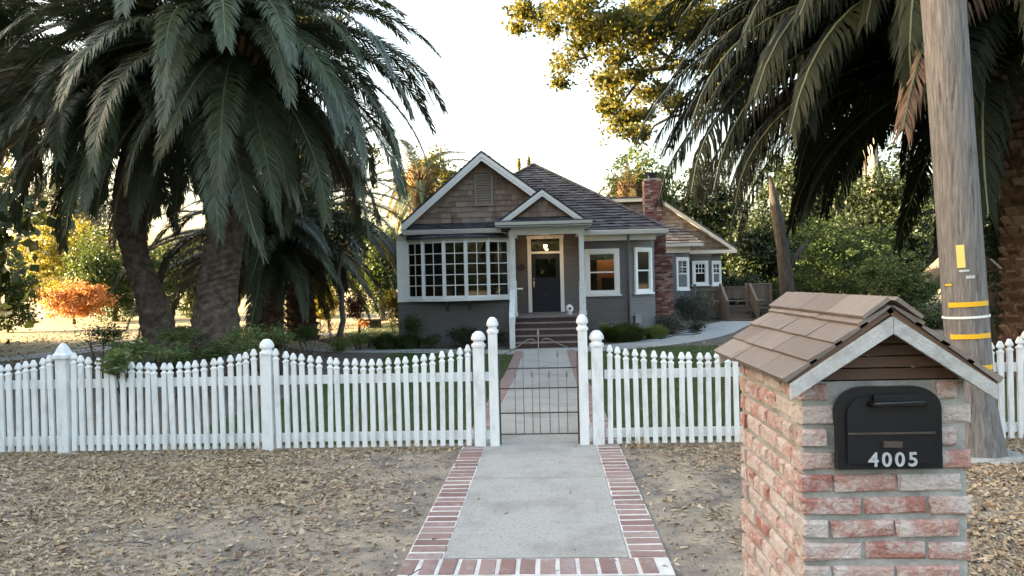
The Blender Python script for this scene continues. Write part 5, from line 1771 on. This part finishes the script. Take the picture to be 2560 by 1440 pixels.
shrub('large_shrub', 'rounded green shrub above the mailbox roof ridge', 2060, 730, 250, 160, 38, 13000, .12, m_midleaf, 69, flat=.5, per=60)
shrub('large_shrub', 'fresh green shrub just left of the utility pole', 2250, 710, 230, 190, 31, 13000, .11, m_midleaf, 70, flat=.5, per=60)
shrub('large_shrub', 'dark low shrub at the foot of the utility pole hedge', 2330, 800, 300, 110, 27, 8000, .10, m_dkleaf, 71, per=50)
# grey broken trunk and slender lit trunks
def bare_trunk(name, label, pts, Y, radii, mt, seed=0, cut=None):
    r_ = random.Random(seed)
    p_ = palm_path(pts, Y)
    t = thing(name, p_[0], label, 'tree trunk')
    MB().tube(p_, radii, 10, lump=.14, rng=r_).build('trunk', mt, t)
    return t
t = bare_trunk('broken_tree', 'grey broken tree trunk standing behind the deck', [(1972, 860), (1968, 720), (1958, 620), (1938, 520), (1925, 440)], 30.5, [.34, .28, .25, .2, .06], m_bark_shaded, 3)
mb = MB(); mb.tube(pth([(1962, 690), (1990, 640), (2020, 600)], 30.5), [.16, .11, .05], 7, lump=.2, rng=random.Random(2)); mb.build('branch', m_bark_shaded, t)
bare_trunk('slender_tree', 'slender pale trunk lit orange by the sun above the shrubs', [(2178, 820), (2180, 600), (2182, 450), (2183, 330), (2184, 200)], 47, [.32, .3, .3, .28, .2], m_bark_pale, 5)
bare_trunk('slender_tree', 'thin shaded trunk just left of the orange lit trunk', [(2163, 820), (2162, 640), (2166, 500), (2160, 300)], 48, [.2, .19, .17, .12], m_bark, 6)
t = bare_trunk('ivy_trunk', 'broad dark ivy covered trunk with a cut limb behind the right fence', [(2510, 900), (2510, 760), (2525, 640), (2550, 540), (2580, 420)], 17.5, [.75, .62, .52, .48, .42], m_bark, 7)
q = pth([(2525, 620), (2520, 610), (2512, 604)], 17.0)
MB().tube([Vector(q[0]) + Vector((.1, .35, 0)), Vector(q[1]), Vector(q[2])], [.16, .14, .13], 12).build('cut_limb', m_bark, t)
MB().tube([Vector(q[2]), Vector(q[2]) + (Vector(q[2]) - Vector(q[1])).normalized() * .02], [.115, .11], 12).build('cut_face', m_bark_pale, t)
rn3 = np.random.default_rng(8)
c = W(2480, 590, 17.4)
C = cloud([(c.x - .1, c.y - .3, c.z, .45, .3, 1.7), (c.x + .5, c.y - .3, c.z + 1.2, .5, .4, 1.1), (c.x + .3, c.y - .4, c.z - 1.5, .7, .4, .6)], 5000, rn3, 30, .18, .3) - np.array(t.location)
place('ivy', quads_mesh('ivy', leaf_quads(C, np.full(len(C), .085), rn3, .8), m_dkleaf), t)
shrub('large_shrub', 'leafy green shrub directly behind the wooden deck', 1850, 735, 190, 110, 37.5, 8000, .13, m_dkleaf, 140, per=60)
# bracing cables
for (a_, b_, lab) in (((2512, 628), (2640, 822), 'upper grey bracing cable from the cut limb'), ((2478, 648), (2640, 795), 'lower grey bracing cable beside the ivy trunk')):
    o = MB().tube([W(a_[0], a_[1], 16.6), W(b_[0], b_[1], 14)], [.022, .022], 7).build('bracing_cable', m_grey_box)
    tag(o, lab, 'cable', 'bracing cables')
# sapling left of the house
p_ = palm_path([(853, 870), (853, 780), (856, 700), (850, 620)], 22.4)
c = W(860, 600, 22.4)
tree('young_tree', 'young tree with a straight thin grey trunk left of the house', 'tree', [(c.x, c.y, c.z, .8, .6, .6), (c.x - .5, c.y, c.z + .4, .7, .5, .5), (c.x + .4, c.y + .2, c.z + .7, .7, .6, .5)], (p_[0][0], p_[0][1], G(22.4)), 2600, .09, m_dkleaf, tr=.105, seed=72, trunk_top=tuple(W(852, 620, 22.4)), limbs=3)

# ------------------------------------------------------------------ shrubs and border plants
shrub('shrub', 'yellow lit leafy shrub between the palms and the young tree', 800, 760, 120, 120, 34, 3800, .14, m_yelleaf, 80)
shrub('shrub', 'dark purple shrub behind the young tree', 893, 760, 60, 90, 30, 1800, .10, m_purple, 81)
shrub('shrub', 'yellow flowering shrub at the left corner of the house', 985, 770, 50, 110, 30, 2000, .10, m_yelleaf, 82)
shrub('shrub', 'orange tinted low shrub beside the garden table', 915, 810, 50, 36, 35, 900, .10, m_orgleaf, 83)
shrub('shrub', 'pale lime mound at the tip of the planting bed', 852, 862, 70, 40, 21.9, 2200, .045, m_lime, 84, hang=-.4)
shrub('shrub', 'pale lime mound in front of the young tree', 893, 852, 62, 44, 22.4, 2000, .045, m_lime, 85, hang=-.4)
shrub('shrub', 'small light green mound beside the boulder', 925, 846, 40, 30, 22.8, 1200, .04, m_paleleaf, 86, hang=-.4)
tuft('grass_mound', 'left soft green grassy mound below the bow window', 965, 868, 80, 42, 22.5, 1500, m_midleaf, 87, 'grassy mounds in the front bed')
tuft('grass_mound', 'right soft green grassy mound below the bow window', 1020, 868, 80, 40, 22.5, 1500, m_midleaf, 88, 'grassy mounds in the front bed')
shrub('shrub', 'tall dark green plant at the left house corner', 1032, 815, 55, 80, 22.6, 1600, .06, m_midleaf, 89)
shrub('shrub', 'leafy plant under the middle of the bow window', 1085, 852, 60, 40, 22.4, 1200, .055, m_midleaf, 90)
shrub('shrub', 'broad dark plant left of the porch steps', 1160, 840, 110, 56, 22.5, 2400, .055, m_dkleaf, 91)
shrub('shrub', 'small plant beside the stair rail', 1235, 845, 60, 50, 22.6, 1200, .05, m_dkleaf, 92)
tuft('grass_mound', 'feathery green grass clump right of the porch steps', 1560, 860, 130, 48, 23.6, 2600, m_midleaf, 93)
tuft('grass_mound', 'yellow green grass clump near the angled wall', 1640, 852, 70, 36, 24.4, 1300, m_lime, 94)
shrub('shrub', 'yellowing flower plant beside the right gate post', 1512, 825, 30, 50, 23.8, 600, .06, m_lime, 95)
shrub('shrub', 'grey leaved shrub in front of the chimney base', 1735, 765, 110, 100, 29, 4200, .075, m_greyleaf, 96)
shrub('shrub', 'dusty low shrub at the foot of the chimney', 1680, 808, 90, 60, 26.0, 2200, .06, m_greyleaf, 97)
shrub('shrub', 'small dark green shrub beside the curved path', 1735, 820, 50, 40, 27, 900, .06, m_dkleaf, 98)
shrub('shrub', 'low green weeds under the deck edge', 1900, 790, 70, 26, 33.4, 900, .08, m_dkleaf, 99)
# leafy garden row behind the left fence
rows = [(250, 838, 130, 100, 16, 'bushy rose with thin stems above the far left fence'), (340, 878, 140, 80, 11.5, 'feathery plant behind the fence left of the palms'), (430, 880, 130, 70, 12.5, 'feathery plant at the foot of the leaning palm'),
        (520, 880, 110, 60, 12.5, 'feathery plant in front of the thick palm trunk'), (610, 856, 120, 84, 13, 'feathery plant right of the thick palm trunk'), (690, 838, 150, 90, 15.5, 'ferny shrub below the short palm'),
        (765, 838, 90, 60, 18, 'ferny shrub beside the curved garden path'), (450, 836, 120, 60, 16.0, 'leafy shrub between the palm trunks')]
for i, (a_, b_, w_, h_, Y_, lab) in enumerate(rows):
    shrub('garden_plant', lab, a_, b_, w_, h_, Y_, 850, .085, m_paleleaf if i % 3 else m_midleaf, 110 + i, cat='plant', flat=.5, aspect=.3, group='leafy plants behind the left fence', per=30)
# spray of leaves hanging over the fence
shrub('garden_plant', 'spray of green leaves spilling over the left fence top', 292, 900, 84, 84, 7.90, 620, .075, m_paleleaf, 130, cat='plant', flat=.5, aspect=.35, per=14, clump=.10, by=8.3)
# roots and mound under the palms
q = PG(480, 905)
mb = MB()
rn4 = random.Random(21)
for i in range(16):
    a_ = rn4.uniform(-.5, .5) + (math.pi if i % 2 else 0)
    b0 = W(rn4.uniform(420, 560), 860, 17.6)
    e = Vector((b0.x + math.cos(a_) * rn4.uniform(.8, 2.2), b0.y - rn4.uniform(.1, 1.0), G(17) + .02))
    mb.tube([b0 + Vector((0, 0, .25)), b0.lerp(e, .5) + Vector((0, 0, .10)), e], [.20, .13, .05], 7, lump=.3, rng=rn4)
o = mb.build('root_mass', m_bark); tag(o, 'tangled dark roots spreading at the foot of the two big palms', 'roots')
# boulders edging the bed, garden table, hose
def rock(px, py, w, h, Y, seed, lab):
    c = W(px, py, Y); k = mpp(px, py, Y)
    rn_ = random.Random(seed)
    mb = MB()
    prof = [(.02, 0)] 
    vs_, fs = [], []
    for i in range(7):
        a_ = math.pi / 2 * i / 6
        for j in range(12):
            b_ = 2 * math.pi * j / 12
            q_ = 1 + rn_.uniform(-.12, .12)
            vs_.append((c.x + math.cos(b_) * math.cos(a_) * w * k / 2 * q_, c.y + math.sin(b_) * math.cos(a_) * w * k / 3 * q_, G(c.y) - .03 + math.sin(a_) * h * k * q_))
    for i in range(6):
        for j in range(12):
            j2 = (j + 1) % 12
            fs.append((i * 12 + j, i * 12 + j2, (i + 1) * 12 + j2, (i + 1) * 12 + j))
    o = mb.add(vs_, fs, True).build('boulder', m_rock)
    tag(o, lab, 'rock', 'boulders edging the front bed')
rock(965, 838, 50, 26, 23.0, 1, 'long grey boulder beside the house corner')
rock(935, 846, 36, 20, 22.9, 2, 'small grey boulder left of the long one')
rock(990, 845, 30, 20, 22.7, 3, 'grey boulder nearest the corner plant')
q = PG(940, 818); Yt = 34
tc = W(940, 798, Yt)
tb_ = thing('garden_table', (tc.x, Yt, g_), 'low dark stone garden table on the shaded side lawn', 'table')
MB().box(tc.x - .5, tc.x + .5, Yt - .3, Yt + .3, tc.z - .06, tc.z).build('table_top', m_bark, tb_)
MB().box(tc.x - .25, tc.x + .2, Yt - .2, Yt + .2, g_, tc.z - .061).build('pedestal', m_bark, tb_)
hp_ = [PG(1640, 845, .02), PG(1680, 836, .02), PG(1720, 831, .02), PG(1752, 833, .02), PG(1735, 836, .02), PG(1690, 838, .02), PG(1650, 847, .02)]
o = MB().tube(hp_, [.022] * 7, 6).build('garden_hose', m_black); tag(o, 'dark garden hose lying beside the curved path', 'hose')
# white post and small lamp in the far field
q = PG(103, 800)
o = MB().box(q.x - .12, q.x + .12, q.y - .12, q.y + .12, g_, W(103, 765, q.y).z).build('white_post', m_trim); tag(o, 'white post in front of the orange maple', 'post')
q = PG(270, 793)
o = MB().lathe((q.x, q.y, g_), [(.12, 0), (.10, .3), (.2, .42), (.16, .6), (.02, .68)], 10, smooth=True).build('garden_lantern', m_ceramic); tag(o, 'small pale garden lantern far off at the field edge', 'lantern')

# ------------------------------------------------------------------ loose ground cover
rn5 = np.random.default_rng(77)
def flakes(name, n, xr, yr, smin, smax, mt, dens, h=.012, tilt=.35, label=None, asp=(.25, .6)):
    X = rn5.uniform(*xr, n * 3); Y = yr[0] + (yr[1] - yr[0]) * rn5.random(n * 3) ** 1.0
    keep = rn5.random(n * 3) < dens(X, Y)
    X, Y = X[keep][:n], Y[keep][:n]
    N = len(X)
    Gz = np.array([G(y) for y in Y])
    C = np.stack([X, Y, Gz + h * rn5.uniform(.3, 1.4, N)], 1)
    t = rn5.normal(size=(N, 3)); t[:, 2] *= tilt; t = unit(t)
    nn = np.tile([0, 0, 1.0], (N, 1)) + rn5.normal(size=(N, 3)) * tilt
    b = unit(np.cross(nn, t))
    s = smin + (smax - smin) * rn5.random((N, 1)) ** 1.8
    w = s * rn5.uniform(*asp, (N, 1))
    V = np.stack([C - t * s * .5, C + b * w * .5, C + t * s * .5, C - b * w * .5], 1)
    V[:, :, 2] = np.maximum(V[:, :, 2], Gz[:, None] + .003)
    o = place(name, quads_mesh(name, V, mt))
    o['kind'] = 'stuff'
    if label: o['label'] = label
    return o
def d_verge(X, Y):
    d = np.minimum(np.abs(X - PXL), np.abs(X - PXR))
    inside = (X > PXL - .27) & (X < PXR + .27)
    v = np.clip((d - .25) / 1.0, 0.12, 1)
    v = v * (.55 + .45 * np.sin(X * 1.3 + Y * .9) * np.sin(Y * 1.7 - X * .5 + 1))
    v = np.clip(v, .05, 1)
    v = np.maximum(v, .8 * np.exp(-((Y - 7.88) / .12) ** 2))
    v[inside] = .016
    return v
flakes('leaf_litter', 85000, (-7.5, 9.0), (2.6, 7.95), .018, .082, m_litter, d_verge, .014, .4, 'dry leaves and wood chips strewn over the verge')
m_straw = M('dry_straw', [(.28, .20, .115), (.44, .33, .185), (.56, .45, .27), (.35, .275, .185)], src='island', scale=2, rough=.85, spec=.2, noise_mix=.2)
def d_straw(X, Y):
    return np.clip(d_verge(X, Y) * 1.5 * (.4 + .6 * np.clip((PXL - X) / 2.5, 0, 1)), .03, 1) * np.where((X > PXL - .27) & (X < PXR + .27), .2, 1)
flakes('dry_straw', 60000, (-7.5, 9.0), (2.6, 7.95), .03, .13, m_straw, d_straw, .012, .3, 'dry straw and grass stalks lying on the verge', (.04, .10))
m_crumb = M('bark_crumb', [(.07, .055, .045), (.14, .11, .09), (.24, .2, .16)], src='island', scale=2, rough=.9, noise_mix=.2)
flakes('bark_crumbs', 30000, (-7.5, 9.0), (2.6, 7.95), .008, .03, m_crumb, lambda X, Y: np.where((X > PXL - .27) & (X < PXR + .27), .03, .8), .008, .5, 'dark bark crumbs and grit on the verge', (.4, .9))
def d_field(X, Y): return np.ones_like(X)
flakes('field_litter', 9000, (-24, -6), (20, 40), .06, .16, m_litter, d_field, .03, .5, 'dry leaves and straw on the far field')
flakes('fallen_leaves', 260, (3.5, 10), (14, 22), .06, .12, m_fallen, d_field, .04, .5, 'pale fallen leaves on the right hand lawn')
# short grass on the lawn
n_ = 60000
X = rn5.uniform(-4.3, 12, n_); Y = 8.3 + 13.2 * rn5.random(n_) ** 1.3
keep = ~((X > PXL - .3) & (X < PXR + .3))
X, Y = X[keep], Y[keep]
Gz = np.array([G(y) for y in Y]); N = len(X)
b = np.stack([X, Y, Gz - .004], 1)
sd3 = unit(np.stack([rn5.normal(size=N), rn5.normal(size=N), np.zeros(N)], 1)) * .007
tip = b + np.stack([rn5.normal(size=N) * .02, rn5.normal(size=N) * .02, rn5.uniform(.025, .06, N)], 1)
o = place('grass', quads_mesh('grass', np.stack([b - sd3, b + sd3, tip], 1), m_blade)); o['kind'] = 'stuff'; o['label'] = 'short green grass of the front lawn'

# ------------------------------------------------------------------ woods outside the frame (they shade the garden, the windows mirror them)
def woods(name, boxes, n, size, mt, seed, label):
    rn_ = np.random.default_rng(seed); r_ = random.Random(seed)
    E = []
    tb = MB()
    for (x, y, z0, z1, r) in boxes:
        for i in range(6):
            E.append((x + r_.uniform(-.6, .6) * r, y + r_.uniform(-.6, .6) * r, z0 + (z1 - z0) * (i + .5) / 6, r * r_.uniform(.55, .8), r * r_.uniform(.55, .8), (z1 - z0) / 6))
    C = cloud(E, n, rn_, 12, .6, .0)
    me = quads_mesh(name, leaf_quads(C, np.full(n, size), rn_, .7), mt)
    o = place(name, me); o['kind'] = 'stuff'; o['label'] = label
    for (x, y, z0, z1, r) in boxes:
        tb.tube([(x, y, -.3), (x, y, z0 + (z1 - z0) * .6)], [.3, .12], 7)
    o2 = tb.build('wood_trunks', m_bark, o)
    return o
rw_ = random.Random(6)
woods('left_wood', [(-21 - (i % 2) * 5 - max(0, i - 12) * 1.6 + rw_.uniform(-1, 1), -14 + i * 3.0, .3, rw_.uniform(10.5, 12.5), 3.2) for i in range(15)] + [(-33, -13 + i * 3.0, .3, rw_.uniform(9.5, 12), 3.2) for i in range(11)], 150000, .5, m_dkleaf, 5, 'wood along the left side of the garden')
woods('far_side_wood', [(-40 + i * 6.5 + rw_.uniform(-2, 2), -28 + rw_.uniform(-3, 3), .5, rw_.uniform(5, 8), 4.2) for i in range(13)], 24000, .55, m_dkleaf, 6, 'wood across the road')

n_ = 1500
X = rn5.uniform(-7, 9, n_)
X = X[(np.sin(X * 3.1) + np.sin(X * 7.7 + 1) > .5) & ((X < PXL - .3) | (X > PXR + .3))]
N = len(X)
b = np.stack([X, 7.93 + rn5.normal(size=N) * .05, np.zeros(N)], 1)
sd3 = unit(np.stack([rn5.normal(size=N), rn5.normal(size=N), np.zeros(N)], 1)) * .006
tip = b + np.stack([rn5.normal(size=N) * .05, rn5.normal(size=N) * .05, rn5.uniform(.04, .16, N)], 1)
o = place('weeds', quads_mesh('weeds', np.stack([b - sd3, b + sd3, tip], 1), m_straw)); o['kind'] = 'stuff'; o['label'] = 'dry weeds growing at the foot of the picket fence'

tw = MB()
for i in range(90):
    x_, y_ = rg.uniform(-6.5, 6.5), rg.uniform(3.2, 7.7)
    if PXL - .2 < x_ < PXR + .2 and i % 9: continue
    a_ = rg.uniform(0, 6.28); l_ = rg.uniform(.06, .28)
    p_ = Vector((x_, y_, .012)); d_ = Vector((math.cos(a_), math.sin(a_), 0))
    tw.tube([p_, p_ + d_ * l_ * .5 + Vector((rg.uniform(-.02, .02), rg.uniform(-.02, .02), rg.uniform(0, .02))), p_ + d_ * l_], [.004, .0035, .002], 5)
o = tw.build('twigs', m_bark); o['kind'] = 'stuff'; o['label'] = 'broken twigs lying on the verge'
